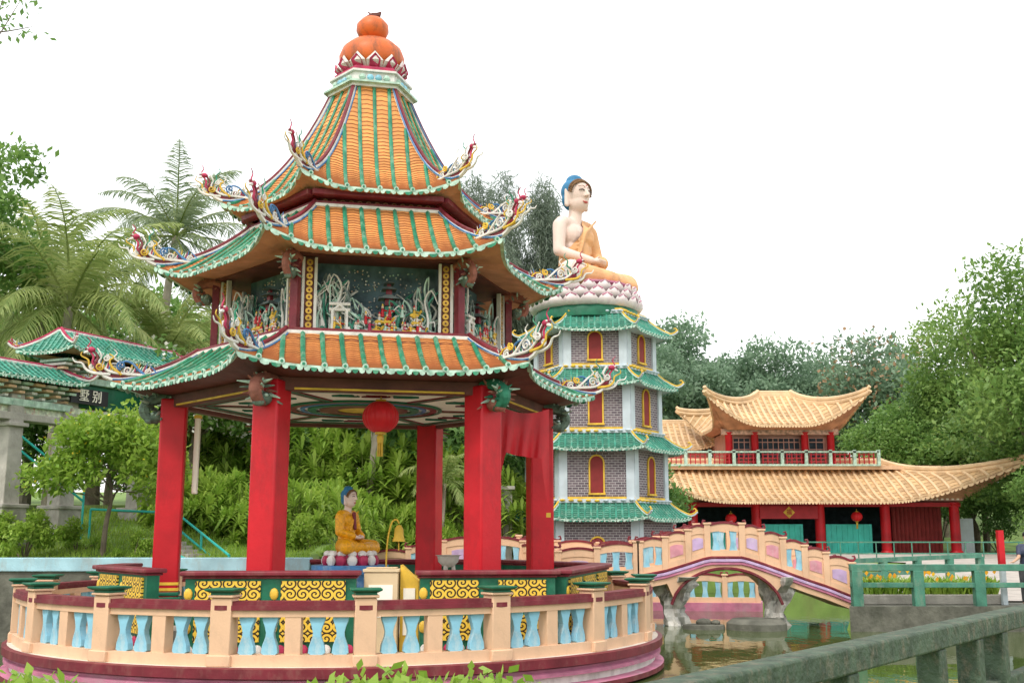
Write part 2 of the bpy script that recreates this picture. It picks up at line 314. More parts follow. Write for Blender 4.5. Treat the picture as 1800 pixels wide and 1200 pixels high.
# ---------------------------------------------------------------- roof generator
def roof(parent,O,I,z0,z1,p=1.3,lift=.25,ext=.15,reach=None,spacing=.3,rows=14,ribr=.05,mt=None,mr=None,mtrim=None,msof=None,
         sof=None,orn=None,ornscale=1,ridgeM=None,name="roof",step=.025,offset=0,drip=True,hipr=.05,topridge=True,ornlift=0,riser=None,discs=True):
    n=len(O); T=MB(); RB=MB(); TR=MB(); RG=MB(); SF=MB()
    for k in range(n):
        A=O[k];B=O[(k+1)%n];C=I[k];D=I[(k+1)%n]; t=(B-A).normalized(); nr=Vector((t.y,-t.x)); Ln=(B-A).length
        rc=reach or Ln/2
        hA=(A-C).normalized() if (A-C).length>1e-6 else nr; hB=(B-D).normalized() if (B-D).length>1e-6 else nr
        def xa(v): return (A.lerp(C,v)-A).dot(t)
        def xb(v): return (B.lerp(D,v)-A).dot(t)
        def S(x,v,off=0.0):
            a,b_=xa(v),xb(v); dn=(A.lerp(C,v)-A).dot(nr); bs=A+t*x+nr*dn
            rcv=max(min(rc,(b_-a)/2),1e-4); d=max(0,min(x-a,b_-x)); e=max(0,1-d/rcv)
            z=z0+(z1-z0)*v**p+lift*e**2.6*(1-v)**1.6+off
            hd=hA if (x-a)<(b_-x) else hB; bs=bs+hd*(ext*e**3*(1-v)**2)
            return Vector((bs.x,bs.y,z))
        cnt=int(Ln/2/spacing); cx=Ln/2; xs=[cx+spacing*(j+offset) for j in range(-cnt-1,cnt+2)]
        xs=[0]+[x for x in xs if .02<x<Ln-.02]+[Ln]
        for i in range(rows):
            v0=i/rows; v1=(i+1)/rows; a0,b0=xa(v0),xb(v0); a1,b1=xa(v1),xb(v1)
            for j in range(len(xs)-1):
                q0=min(max(xs[j],a0),b0);q1=min(max(xs[j+1],a0),b0);q2=min(max(xs[j+1],a1),b1);q3=min(max(xs[j],a1),b1)
                if q1-q0<1e-3 and q2-q3<1e-3: continue
                mx0=(q0+q1)/2; mx1=(q2+q3)/2; hb=min(.018,(q1-q0)*.08)
                P0=S(q0,v0,step*.7);P1=S(q1,v0,step*.7);P2=S(q2,v1,0);P3=S(q3,v1,0);Pm=S(mx0,v0,step+hb);Pn=S(mx1,v1,hb)
                T.add([P0,Pm,Pn,P3,P1,P2],[(0,1,2,3),(1,4,5,2)],0)
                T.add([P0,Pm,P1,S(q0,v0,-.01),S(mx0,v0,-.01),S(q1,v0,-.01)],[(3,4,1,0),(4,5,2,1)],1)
        for x in xs[1:-1]:
            if x<.06 or x>Ln-.06: continue
            ve=1.0
            for q in range(1,41):
                v=q/40
                if x<xa(v)+.01 or x>xb(v)-.01: ve=(q-1)/40; break
            if ve<.04: continue
            m=max(3,int(rows*ve*.6)+2); RB.tube([S(x,ve*q/(m-1),ribr*.55) for q in range(m)],[ribr*random.uniform(.9,1.08) for q in range(m)],0,6)
            if discs:
                c=S(x,0,ribr*.3); TR.tube([Vector((c.x,c.y,c.z))+Vector((nr.x,nr.y,0))*-.01,c+Vector((nr.x,nr.y,0))*.03],ribr*1.12,0,8)
                TR.tube([c+Vector((nr.x,nr.y,0))*.025,c+Vector((nr.x,nr.y,0))*.04],ribr*.55,1,8)
        ex=sorted(set(xs)); 
        for j in range(len(ex)-1):
            m0,m1=ex[j],ex[j+1]; o3=Vector((nr.x,nr.y,0))
            p0=S(m0,0,0);p1=S(m1,0,0); 
            TR.add([p0+o3*.012,p1+o3*.012,p1+o3*.012-Vector((0,0,.045)),p0+o3*.012-Vector((0,0,.045)),p0-o3*.05-Vector((0,0,.045)),p1-o3*.05-Vector((0,0,.045))],[(3,2,1,0),(2,3,4,5)],0)
            if drip:
                sub=max(1,int(round((m1-m0)/(spacing*.4))))
                for q in range(sub):
                    u0=m0+(m1-m0)*q/sub;u1=m0+(m1-m0)*(q+1)/sub; g=(u1-u0)*.06
                    a=S(u0+g,0,-.035);c=S(u1-g,0,-.035);mid=S((u0+u1)/2,0,-.04-ribr*1.3); l=S(u0+g*2.5,0,-.04-ribr*.9); r_=S(u1-g*2.5,0,-.04-ribr*.9)
                    TR.extr([a+o3*.016,l+o3*.016,mid+o3*.016,r_+o3*.016,c+o3*.016],o3*.012,1 if q%2 else 0)
        hp=[S(xa(v),v,.04) for v in [1-q/14 for q in range(15)]]
        hd=Vector((hA.x,hA.y,0)); last=hp[-1]; 
        hp2=hp+[last+hd*.12+Vector((0,0,.05)),last+hd*.22+Vector((0,0,.14))]
        RG.tube(hp2,taper(len(hp2),hipr*.95,hipr*.8),1,6); 
        RG.tube([q+Vector((0,0,hipr*1.25)) for q in hp2],taper(len(hp2),hipr*.85,hipr*.6),0,6)
        RG.tube([q+Vector((0,0,-.01))+Vector((t.x,t.y,0))*hipr*.9 for q in hp],hipr*.35,2,5)
        RG.tube([q+Vector((0,0,-.01))-Vector((t.x,t.y,0))*hipr*.9 for q in hp],hipr*.35,2,5)
        if topridge and (D-C).length>.05:
            RG.tube([Vector((C.x,C.y,z1+.03)),Vector((D.x,D.y,z1+.03))],hipr*1.0,1,6)
            RG.tube([Vector((C.x,C.y,z1+.03+hipr)),Vector((D.x,D.y,z1+.03+hipr))],hipr*.7,0,6)
        if sof:
            sp,sz=sof; E=sp[k];F=sp[(k+1)%n]; m=12
            for q in range(m):
                s0,s1=q/m,(q+1)/m; a=S(Ln*s0,0,-.04);b_=S(Ln*s1,0,-.04); c=E.lerp(F,s1);d=E.lerp(F,s0)
                SF.add([a,b_,(c.x,c.y,sz),(d.x,d.y,sz)],[(3,2,1,0)],0)
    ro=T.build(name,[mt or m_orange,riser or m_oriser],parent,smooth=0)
    RB.build("tile_rib",[mr or m_green],ro); 
    TR.build("eave_trim",[mtrim or m_trim,m_green if mtrim is None else (mr or m_green)],ro,smooth=0)
    rm=ridgeM or [m_maroon,m_white,m_blue]; RG.build("hip_ridge",rm,ro)
    if sof: SF.build("soffit",[msof or m_soffit],ro,smooth=0)
    if orn:
        for k in range(n):
            A=O[k];C=I[k]; hd=(A-C).normalized(); a=math.atan2(hd.y,hd.x)
            o=obj("corner_ornament" if orn is orn_me else "corner_curl",orn,ro,(A.x+hd.x*(ext-.02),A.y+hd.y*(ext-.02),z0+lift+.06+ornlift),a); o.scale=(ornscale,)*3
    return ro
# ================================================================ GROUND / WATER
def in_pond(x,y):
    if 10<y<=25.2: return x>-40 and x<.87+(y-6.6)/1.32 and y>10
    if 25.2<y<=27.6: return -4.5<x<14
    if 27.6<y<=33.2: return -4.5<x<8.3+(y-27.6)*.35
    if 33.2<y<46: return -1<x<8.3+(y-27.6)*.35
    return False
def gh(x,y):
    if in_pond(x,y): return -.8
    if y<10.2: return .4 if x<2 else .58
    if x<-3.5 and y>24.9:
        h=1.62+max(0,y-25.2)*.2; return min(h,3.2)+max(0,(y-45))*.05 if y<120 else 6.9
    if y<=27.6: return .55
    h=.55+min(1,(y-27.6)/24)*.78
    if y>75: h+=min((y-75)*.12,6)
    return h
xs=sorted(set([-3000,-1200,-500,-250,-150,-100,-70,-50]+[-40+.5*i for i in range(141)]+[34,40,50,70,100,150,250,500,1200,3000]))
ys=sorted(set([-200,-50,-20,-5,0,3,6,8]+[9+.5*i for i in range(82)]+[52,55,60,65,70,75,80,90,100,110,120,150,200,300,600,1500,4000]))
g=MB(); g.v=[(x,y,gh(x,y)) for y in ys for x in xs]; nx=len(xs)
g.f=[(j*nx+i,j*nx+i+1,(j+1)*nx+i+1,(j+1)*nx+i) for j in range(len(ys)-1) for i in range(nx-1)]; g.m=[0]*len(g.f)
o=g.build("ground",[m_grass],smooth=60); o['kind']='structure'
b=MB(); b.add([(-40,9,0),(30,9,0),(30,48,0),(-40,48,0)],[(0,1,2,3)]); o=b.build("pond_water",[m_water],smooth=0); o['kind']='structure'
def retaining(x0,y0,x1,y1,ztop,label,matt=m_wallblue,capm=m_wallblue,ch=.26):
    b=MB(); d=Vector((x1-x0,y1-y0)); L=d.length; a=math.atan2(d.y,d.x); e=thing("retaining_wall",label,"wall",(x0,y0,0),a)
    b.box((L/2,0,ztop/2-.4),(L,.3,ztop+.8-.12)); b.build("wall",[matt],e)
    b=MB(); b.box((L/2,0,ztop+.06-ch/2),(L+.04,.42,ch)); b.build("coping",[capm],e,bevel=.02)
retaining(-40,25,-4.5,25,1.75,"dark stone pond wall with light blue coping below the grass",matt=m_dstone,ch=.3)
retaining(-4.5,25.2,-4.5,33.1,1.5,"weathered light blue pond wall beside the shrubs")
retaining(-4.3,33.2,-1,33.2,1.3,"weathered light blue pond wall behind the footbridge")
retaining(-1,46.2,15,46.2,1.1,"low stone wall along the far pond edge",matt=m_dstone,capm=m_stone)
e=thing("garden_wall","short pale concrete garden wall among the shrubs behind the pond","wall",(-1.3,37,1.2))
b=MB(); b.box((0,0,1.3),(2.6,.4,2.6)); b.build("wall",[m_stone],e,bevel=.03); b=MB(); b.box((0,0,2.65),(2.8,.6,.12)); b.build("coping",[m_stone],e,bevel=.02)
b=MB(); b.add([(8.2,27.4,-.8),(30,27.4,-.8),(30,29.4,-.8),(8.9,29.4,-.8),(8.2,27.4,.6),(30,27.4,.6),(30,29.4,.6),(8.9,29.4,.6)],[(0,1,5,4),(4,5,6,7),(3,0,4,7),(1,2,6,5),(2,3,7,6)])
b.add([(8.95,29.45,-.8),(15.6,46,-.8),(15.6,46,1.1),(8.95,29.45,.66)],[(0,3,2,1)])
o=b.build("quay",[m_dstone],smooth=0); o['kind']='structure'
b=MB(); b.add([(2,2,.59),(40,2,.59),(40,25,.59),(15.2,25,.59)],[(0,1,2,3)]); o=b.build("walkway",[m_paving],smooth=0); o['kind']='structure'
b=MB(); b.add([(9.5,29,.64),(30,29,.64),(30,56,1.42),(8,56,1.42),(16.2,46,1.2)],[(0,1,2,3,4)]); o=b.build("plaza",[m_paving],smooth=0); o['kind']='structure'
# ================================================================ ROUND TERRACE + BALUSTRADE
CX,CY=-2.85,21.0; RX,RY=-3.08,21.0; RR=5.56; FZ=.55; RQ=RR-5.7
m_floor=M("pale_terrace_floor",(.6,.55,.48),.8,.12,2,.2)
tb=MB(); tb.lathe([(5.7+RQ,-1.0),(5.75+RQ,.02),(5.98+RQ,.04),(5.98+RQ,.12),(5.82+RQ,.15),(5.82+RQ,.24),(5.92+RQ,.27),(5.92+RQ,.32),(5.86+RQ,.35),(5.86+RQ,.38),(5.96+RQ,.41),(5.96+RQ,.535),(5.88+RQ,.55),(0,.55)],(RX,RY,0),[3,2,0,2,3,3,2,2,2,0,0,0,4],90)
o=tb.build("round_terrace",[m_maroon,m_peach,m_pink,m_white,m_floor]); tag(o,"round terrace with maroon and pink moulded rim in the pond","terrace")
def ringrun(b,r0,r1,z0,z1,mi=0,flat=.55):
    n=18*6; vs=[]
    for (r,z) in ((r0,z0),(r1,z0),(r1,z1),(r0,z1),(r0,z0)):
        for j in range(n):
            dg=11+20*(j/6); a=R(-90+dg); f=(j%6)/6; ch=math.cos(R(10))/math.cos(R(20*f-10)); k=1-flat+flat*ch
            vs.append((r*k*math.cos(a),r*k*math.sin(a),z))
    b.add(vs,[(i*n+j,i*n+(j+1)%n,(i+1)*n+(j+1)%n,(i+1)*n+j) for i in range(4) for j in range(n)],mi)
bal=thing("balustrade","peach and light blue balustrade with maroon handrail ringing the terrace","balustrade",(RX,RY,FZ)); bal.scale=(1,1,.96)
b=MB(); ringrun(b,RR-.12,RR+.12,.84,.9); ringrun(b,RR-.08,RR+.15,.775,.842); b.build("handrail",[m_maroon],bal)
b=MB(); ringrun(b,RR-.09,RR+.11,.68,.78); b.build("upper_rail",[m_peach],bal)
b=MB(); ringrun(b,RR-.11,RR+.13,-.02,.16); b.build("bottom_rail",[m_peach],bal)
pb=MB(); pb.box((0,0,.47),(.3,.28,.94)); pb.box((0,0,.965),(.36,.34,.04)); pb.box((0,0,.08),(.34,.34,.16)); post_o=pb.build("post",[m_peach],bal,bevel=.015)
cb=MB(); cb.box((0,0,1.0),(.3,.3,.035))
cb.add([(-.16,-.16,1.018),(.16,-.16,1.018),(.16,.16,1.018),(-.16,.16,1.018),(-.215,-.215,1.05),(.215,-.215,1.05),(.215,.215,1.05),(-.215,.215,1.05),(-.22,-.22,1.075),(.22,-.22,1.075),(.22,.22,1.075),(-.22,.22,1.075)],
 [(3,2,1,0),(0,1,5,4),(1,2,6,5),(2,3,7,6),(3,0,4,7),(4,5,9,8),(5,6,10,9),(6,7,11,10),(7,4,8,11),(8,9,10,11)])
capo=cb.build("post_cap",[m_greenp],post_o,bevel=.008)
bb=MB()
prof=[(.09,.16),(.115,.18),(.105,.27),(.06,.4),(.054,.46),(.072,.54),(.105,.63),(.11,.68)]
for i in range(len(prof)-1):
    r0,z0=prof[i];r1,z1=prof[i+1]; d=.055
    bb.add([(-r0,-d,z0),(r0,-d,z0),(r0,d,z0),(-r0,d,z0),(-r1,-d,z1),(r1,-d,z1),(r1,d,z1),(-r1,d,z1)],[(0,1,5,4),(1,2,6,5),(2,3,7,6),(3,0,4,7)])
balu=bb.build("baluster",[m_lblue],bal,bevel=.008)
ib=MB(); ib.box((0,0,.42),(.22,.2,.54)); pier=ib.build("pier",[m_peach],bal,bevel=.01)
def ringput(o,deg,first):
    a=R(-90+deg); q=o if first else o.copy(); f=((deg-11)%20)/20; k=.45+.55*math.cos(R(10))/math.cos(R(20*f-10))
    if not first: sc.collection.objects.link(q)
    q.location=(RR*k*math.cos(a),RR*k*math.sin(a),0); q.rotation_euler=(0,0,a+math.pi/2)
    if not first:
        for ch in o.children:
            c=ch.copy(); sc.collection.objects.link(c); c.parent=q
f1=f2=f3=True
for k in range(18):
    dg=11+20*k
    ringput(post_o,dg,f1); f1=False
    ringput(pier,dg+10,f2); f2=False
    for q in (3.4,6.7,13.3,16.6): ringput(balu,dg+q,f3); f3=False
# ================================================================ PARAPETS
def parapet(p0,p1,label):
    p0=Vector(p0);p1=Vector(p1); d=p1-p0; L=d.length; e=thing("parapet_wall",label,"low wall",(p0.x,p0.y,FZ),math.atan2(d.y,d.x),"parapets around the pavilion")
    b=MB(); b.box((L/2,0,.57),(L,.2,1.14)); b.build("wall",[m_greenp],e)
    b=MB(); b.box((L/2,0,1.19),(L+.14,.4,.07)); b.box((L/2,0,1.135),(L+.06,.3,.04)); b.build("coping",[m_maroon],e,bevel=.025)
    n=max(1,round(L/1.35)); w=L/n
    for z0,z1 in ((.66,1.08),(.2,.56)):
        for i in range(n):
            b=MB(); cx=w*(i+.5); b.box((cx,-.11,(z0+z1)/2),(w-.3,.05,z1-z0)); b.build("fretwork_panel",[m_panel],e,uvf=lambda c,nm:(c.x,c.z))
            b=MB(); b.sphere((cx-w/2+.05,-.11,(z0+z1)/2+.02),(.065,.03,.09),0,8,5); b.build("petal_motif",[m_yellow],e)
    b=MB(); k=int(L/.16)
    for i in range(k):
        cx=(i+.5)*L/k; b.sphere((cx,-.12,.08),(.075,.035,.08),0 if i%3 else 1,8,5)
    b.build("lotus_base",[m_pinkred,m_white],e)
parapet((-4.85,16.75),(-2.35,16.95),"green parapet with yellow fretwork panels and maroon coping by the entrance")
parapet((-1.4,17.05),(.65,17.35),"green parapet with yellow fretwork panels and maroon coping")
parapet((.75,17.45),(1.7,21.3),"green parapet with yellow fretwork panels turning round the terrace")
parapet((-7.3,20.1),(-5.75,18.0),"short green parapet with yellow panel beside the outer column")
parapet((-7.3,21.5),(-7.35,20.2),"short green parapet end with maroon coping")
parapet((1.7,21.5),(-.2,24.8),"green parapet with yellow fretwork panels at the pavilion rear")
parapet((-.5,25.0),(-4.6,25.0),"long green parapet at the rear of the pavilion")
# ================================================================ PAVILION
PV=thing("pavilion","three tiered hexagonal pavilion with orange tiled roofs and red columns","pavilion",(CX,CY,FZ),R(12.7))
pv=lambda r: poly(6,r)
b=MB(); hx=pv(4.0); b.extr([(p.x,p.y,.0) for p in hx],(0,0,.18)); b.build("floor_slab",[m_floor],PV,fixn=True)
cb_=MB(); cb_.box((0,0,2.21),(.46,.46,4.02)); col0=None
for k,p in enumerate(pv(3.48)):
    a=math.atan2(p.y,p.x)
    if col0 is None:
        col0=cb_.build("column",[m_red],PV,(p.x,p.y,0),a,bevel=.035)
        bb_=MB(); bb_.box((0,0,.42),(.56,.56,.5)); bb_.box((0,0,.72),(.5,.5,.07)); bb_.build("column_base",[m_greenp],col0,bevel=.02)
        yb=MB(); yb.box((0,0,.8),(.475,.475,.05)); yb.box((0,0,.9),(.475,.475,.05)); yb.build("column_band",[m_yellow],col0)
    else:
        c=col0.copy(); sc.collection.objects.link(c); c.location=(p.x,p.y,0); c.rotation_euler=(0,0,a)
        for ch in list(col0.children): q=ch.copy(); sc.collection.objects.link(q); q.parent=c
def bracketmesh(m0,m1):
    br=MB(); q=smooth_path([(-.15,0,.62),(.12,0,.64),(.32,0,.55),(.38,0,.38),(.26,0,.24),(.12,0,.26)]); br.tube(q,taper(len(q),.12,.06),0,8)
    br.sphere((.16,0,.3),(.14,.11,.12),1,10,7); br.sphere((.28,0,.22),(.09,.08,.06),1,8,6); br.sphere((.24,.08,.34),.03,2,6,4); br.sphere((.24,-.08,.34),.03,2,6,4)
    for i in range(30):
        a=i/29*3.6-.5; cx=.16; r0=.16;r1=random.uniform(.23,.3); yj=random.uniform(-.14,.14); br.tube([(cx+r0*math.cos(a),yj*.5,.45+r0*math.sin(a)),(cx+r1*math.cos(a),yj,.45+r1*math.sin(a)+.02)],[.04,.008],i%3,5)
    for s in (-1,1):
        for j in range(5): br.tube([(.08+.06*j,s*.08,.3+.06*j),(.1+.08*j,s*.24,.2+.09*j)],[.035,.008],(j+1)%3,5)
    b0=br.build("carved_bracket",[m0,m1,m_trim],None); me=b0.data; bpy.data.objects.remove(b0); return me
mb_a=M("carved_grey_green",(.14,.2,.16),.7,.5,6,.5,dirt=.5,dirtcol=(.06,.08,.07),dscale=6); mb_b=M("carved_rust",(.32,.12,.09),.7,.4,6,.5); mb_c=M("carved_green",(.03,.2,.12),.6,.4,6,.4)
bms=[bracketmesh(mb_b,mb_a),bracketmesh(mb_c,mb_b),bracketmesh(mb_a,mb_a)]
for k,p in enumerate(pv(3.58)):
    a=math.atan2(p.y,p.x); o=obj("carved_bracket",bms[k%3],PV,(p.x,p.y,3.6),a); o.scale=(1.15,1.3,1.0)
for k,p in enumerate(pv(2.88)):
    a=math.atan2(p.y,p.x); o=obj("carved_bracket",bms[0],PV,(p.x,p.y,5.85),a); o.scale=(.85,.8,.95)
def hexbeam(name,r,z0,z1,th,mat,mat2=None):
    b=MB(); pp=pv(r)
    for k in range(6):
        A=pp[k];B=pp[(k+1)%6]; c=(A+B)/2; L=(B-A).length; b.box((c.x,c.y,(z0+z1)/2),(L,th,z1-z0),0,math.atan2((B-A).y,(B-A).x))
        if mat2:
            nr=Vector(((B-A).y,-(B-A).x)).normalized(); c2=c+nr*(th/2+.012); b.box((c2.x,c2.y,z0+.03),(L*.8,.03,.035),1,math.atan2((B-A).y,(B-A).x))
    return b.build(name,[mat]+([mat2] if mat2 else []),PV,bevel=.01)
hexbeam("lintel",3.5,4.06,4.28,.2,m_dkmaroon,m_yellow)
hexbeam("upper_beam",2.35,7.7,7.8,.2,m_maroon)
CZ=4.13
b=MB(); pp=pv(3.4); b.extr([(p.x,p.y,CZ) for p in pp],(0,0,.05),0)
for k in range(6):
    p=pp[k]; d=Vector((p.x,p.y)).normalized(); a=math.atan2(d.y,d.x)
    b.box((d.x*2.4,d.y*2.4,CZ-.008),(1.9,.08,.03),1,a); 
    for s_ in (-.08,.08): b.box((d.x*2.4-d.y*s_,d.y*2.4+d.x*s_,CZ-.01),(1.9,.025,.03),2,a)
    for rr_,mm in ((3.15,1),(3.05,2),(2.94,1)):
        A=pv(rr_)[k];B=pv(rr_)[(k+1)%6]; c=(A+B)/2; b.box((c.x,c.y,CZ-.007-.001*mm),((B-A).length,.05,.03),mm,math.atan2((B-A).y,(B-A).x))
    A=pv(2.45)[k];B=pv(2.45)[(k+1)%6]; c=(A+B)/2; t_=(B-A).normalized()
    for j in range(3):
        q=[(c.x+t_.x*(j-1)*.5+.2*math.cos(t)*(1+.4*math.sin(3*t+j)),c.y+t_.y*(j-1)*.5+.14*math.sin(t)*(1+.4*math.cos(2*t)),CZ-.012) for t in [i*.5 for i in range(13)]]; b.tube(q,.014,2 if j%2 else 1,4)
for r0,r1,mm in ((1.5,1.44,1),(1.4,1.28,2),(1.2,1.12,3),(1.06,.9,1),(.84,.5,2),(.48,.0,4)):
    b.lathe([(r0,0),(r0,-.04+.01*mm*.5),(r1,-.04+.01*mm*.5)],(0,0,CZ-.005),mm,40)
b.build("ceiling",[m_cream,m_greenp,m_maroon,m_blue,m_yellow],PV,smooth=30)
b=MB(); b.extr([(p.x,p.y,4.22) for p in pv(3.3)],(0,0,.75)); b.build("roof_core",[m_dkmaroon],PV,smooth=0)
roof(PV,pv(4.42),pv(3.1),4.36,5.07,1.35,.17,.2,1.5,.32,18,.045,sof=(pv(3.6),4.28),msof=m_dkmaroon,orn=orn_me,ornscale=.78,name="lower_roof",ornlift=-.03)
roof(PV,pv(3.75),pv(2.25),6.45,7.52,1.35,.28,.22,1.3,.3,20,.042,sof=(pv(2.75),6.53),orn=orn_me,ornscale=.76,name="middle_roof",ornlift=-.03)
roof(PV,pv(2.62),pv(.76),7.82,10.4,1.75,.24,.2,1.0,.29,38,.04,sof=(pv(2.1),7.76),orn=orn_me,ornscale=.7,name="upper_roof",ornlift=-.03)
b=MB(); b.extr([(p.x,p.y,4.98) for p in pv(2.2)],(0,0,1.55)); b.build("recess_wall",[m_recess],PV,smooth=0)
b=MB(); b.extr([(p.x,p.y,4.98) for p in pv(3.0)],(0,0,.1)); b.build("gallery_floor",[m_pink],PV,smooth=0,fixn=True)
b=MB(); b.extr([(p.x,p.y,6.49) for p in pv(2.9)],(0,0,.1)); b.build("gallery_beam",[m_dkmaroon],PV,smooth=0,fixn=True)
pst=MB(); pst.box((0,0,5.79),(.13,.15,1.4)); pst0=None
for k,p in enumerate(pv(2.84)):
    a=math.atan2(p.y,p.x)
    if pst0 is None: pst0=pst.build("gallery_post",[m_maroon],PV,(p.x,p.y,0),a,bevel=.01)
    else: obj("gallery_post",pst0.data,PV,(p.x,p.y,0),a,.01)
fme=None;dme=None
fr=MB(); fr.box((-.105,-.02,.69),(.045,.08,1.4),0); fr.box((.105,-.02,.69),(.05,.08,1.4),0); fr.box((0,0,.69),(.165,.04,1.4),1)
for i in range(11): fr.tube([(0,-.015,.08+i*.122),(0,-.05,.08+i*.122)],.056,2,10); fr.tube([(0,-.045,.08+i*.122),(0,-.055,.08+i*.122)],.02,1,6)
di=MB(); rnd=random.Random(3)
for i in range(190):
    x=rnd.uniform(-1,1); x=math.copysign(abs(x)**.8,x)*1.0; h=rnd.uniform(.3,1.2)*(0.35+.65*min(1,abs(x)*1.3)); y=rnd.uniform(-.02,.38); c=rnd.choice([0,0,0,1,1,2,7,7])
    q=smooth_path([(x,y,0),(x+rnd.uniform(-.06,.06),y,h*.4),(x+rnd.uniform(-.1,.1),y,h*.8),(x+rnd.uniform(-.18,.18),y-.05,h),(x+rnd.uniform(-.22,.22),y-.07,h*.72)],3)
    di.tube(q,taper(len(q),rnd.uniform(.02,.042),.008),c,5)
for i in range(120):
    di.sphere((rnd.uniform(-1,1),rnd.uniform(-.1,.2),rnd.uniform(.02,.16)),(rnd.uniform(.03,.08),.06,rnd.uniform(.03,.07)),rnd.choice([0,2,1,2,7,7]),7,5)
for i in range(30):
    x=rnd.uniform(-.8,.85); z=rnd.choice([.08,.08,.12,.24,.38]); c=rnd.choice([3,4,5,0,7]); di.tube([(x,-.07,z),(x,-.07,z+.14)],[.035,.02],c,6); di.sphere((x,-.07,z+.17),.024,6,6,5); di.tube([(x,-.07,z+.12),(x+.08,-.1,z+.1)],.012,c,4); di.tube([(x,-.07,z+.19),(x,-.07,z+.23)],[.02,.008],rnd.choice([3,5,1]),5)
    if i%4==0: di.sphere((x,-.07,z+.05),(.09,.035,.04),3,7,5); di.tube([(x+.08,-.07,z+.07),(x+.13,-.07,z+.14)],.02,3,4)
di.tube([(-.78,-.05,.05),(-.78,-.05,.46),(-.66,-.05,.56),(-.54,-.05,.46),(-.54,-.05,.05)],.034,0,5)
di.tube([(-.84,-.05,.48),(-.48,-.05,.48)],.03,0,5); di.tube([(-.84,-.05,.58),(-.48,-.05,.58)],.03,0,5)
for (cx,cz,s) in ((.2,.68,.7),(.2,.86,.5),(.2,.98,.34)):
    di.box((cx,.12,cz),(.2*s,.14*s,.18*s),8); di.add([(cx-.26*s,-.02,cz+.07*s),(cx+.26*s,-.02,cz+.07*s),(cx+.26*s,.28,cz+.07*s),(cx-.26*s,.28,cz+.07*s),(cx,.12,cz+.24*s)],[(0,1,4),(1,2,4),(2,3,4),(3,0,4)],1)
di.tube([(.2,.12,.05),(.2,.12,.6)],[.15,.07],2,7)
for i in range(140): di.sphere((rnd.uniform(-.6,.95),.4,rnd.uniform(.5,1.3)),rnd.uniform(.01,.02),rnd.choice([0,6,7,0]),5,3)
dmats=[m_white,M("grey_rock_paint",(.2,.25,.25),.8,.4,5),M("green_rock_paint",(.05,.24,.17),.7,.4,5),m_yellow,m_pinkred,m_red,M("figurine_skin",(.7,.5,.38)),M("pale_green_rock",(.4,.55,.48),.7,.4,5),m_maroon]
for k in range(6):
    A=pv(2.72)[k];B=pv(2.72)[(k+1)%6];c=(A+B)/2; t=(B-A).normalized(); a=math.atan2(t.y,t.x)
    for sx in (-1.185,1.185):
        q=c+t*sx
        if fme is None: o=fr.build("coin_frame",[m_white,m_dkmaroon,m_gold],PV,(q.x,q.y,5.08),a); fme=o.data
        else: obj("coin_frame",fme,PV,(q.x,q.y,5.08),a)
    if dme is None: o=di.build("diorama",dmats,PV,(c.x,c.y,5.09),a); dme=o.data
    else: obj("diorama",dme,PV,(c.x,c.y,5.09),a)
b=MB(); b.extr([(p.x,p.y,7.4) for p in pv(2.05)],(0,0,.44)); 
for k in range(6):
    A=pv(2.08)[k];B=pv(2.08)[(k+1)%6];L=(B-A).length; t=(B-A).normalized(); nr=Vector((t.y,-t.x)); a=math.atan2(t.y,t.x)
    for i in range(13):
        c=A+t*(L*(i+.7)/13.4); b.T=Matrix.Translation((c.x,c.y,7.66))@Matrix.Rotation(a,4,'Z')
        b.sphere((0,0,0),(.055,.02,.055),1,8,5); b.sphere((0,-.012,0),(.033,.02,.033),2,8,5); b.T=None
    c=(A+B)/2+nr*.02; b.box((c.x,c.y,7.57),(L,.05,.05),2,a); b.box((c.x,c.y,7.75),(L,.05,.04),2,a)
b.build("frieze",[m_maroon,m_soffit,m_redroof],PV)
b=MB()
for r0,z0,z1,mm in ((.86,10.38,10.44,0),(.95,10.44,10.48,1),(.78,10.48,10.7,0),(.84,10.7,10.74,0),(.74,10.74,10.84,2)):
    b.extr([(p.x,p.y,z0) for p in pv(r0)],(0,0,z1-z0),mm)
for k in range(6):
    A,B=pv(.79)[k],pv(.79)[(k+1)%6]
    for f in (.2,.4,.6,.8): c=A.lerp(B,f); b.sphere((c.x,c.y,10.59),(.07,.07,.06),3 if f in(.4,.6) else 1,8,5)
b.build("finial_base",[m_white,m_trim,m_pinkred,m_lblue],PV,fixn=True,smooth=30)
b=MB(); b.lathe([(.0,10.78),(.42,10.83),(.56,10.93),(.65,11.12),(.66,11.28),(.6,11.44),(.45,11.58),(.25,11.65),(.2,11.69),(.27,11.74),(.33,11.87),(.32,12.0),(.22,12.12),(.08,12.18),(0,12.19)],(0,0,0),0,28); b.build("gourd_finial",[m_gourd],PV,smooth=60)
b=MB(); b.tube([(-.15,0,12.16),(0,0,12.22),(.12,.02,12.26),(.16,0,12.32)],[.03,.07,.06,.02],0,6); b.tube([(-.02,0,12.22),(-.1,.05,12.32)],[.03,.01],0,5); b.build("finial_tip",[m_dkmaroon],PV)
b=MB()
for i in range(12):
    a=2*math.pi*i/12; b.T=Matrix.Rotation(a,4,'Z')
    b.add([(.5,-.14,10.8),(.5,.14,10.8),(.68,.17,10.97),(.68,.0,11.16),(.68,-.17,10.97),(.72,0,10.97)],[(0,1,2,5),(0,5,4),(5,2,3),(5,3,4)],0)
    b.add([(.56,-.1,10.82),(.56,.1,10.82),(.74,.11,10.97),(.73,.0,11.1),(.74,-.11,10.97)],[(0,1,2,3,4)],1); b.T=None
b.build("lotus_collar",[m_white,m_pinkred],PV,smooth=0)
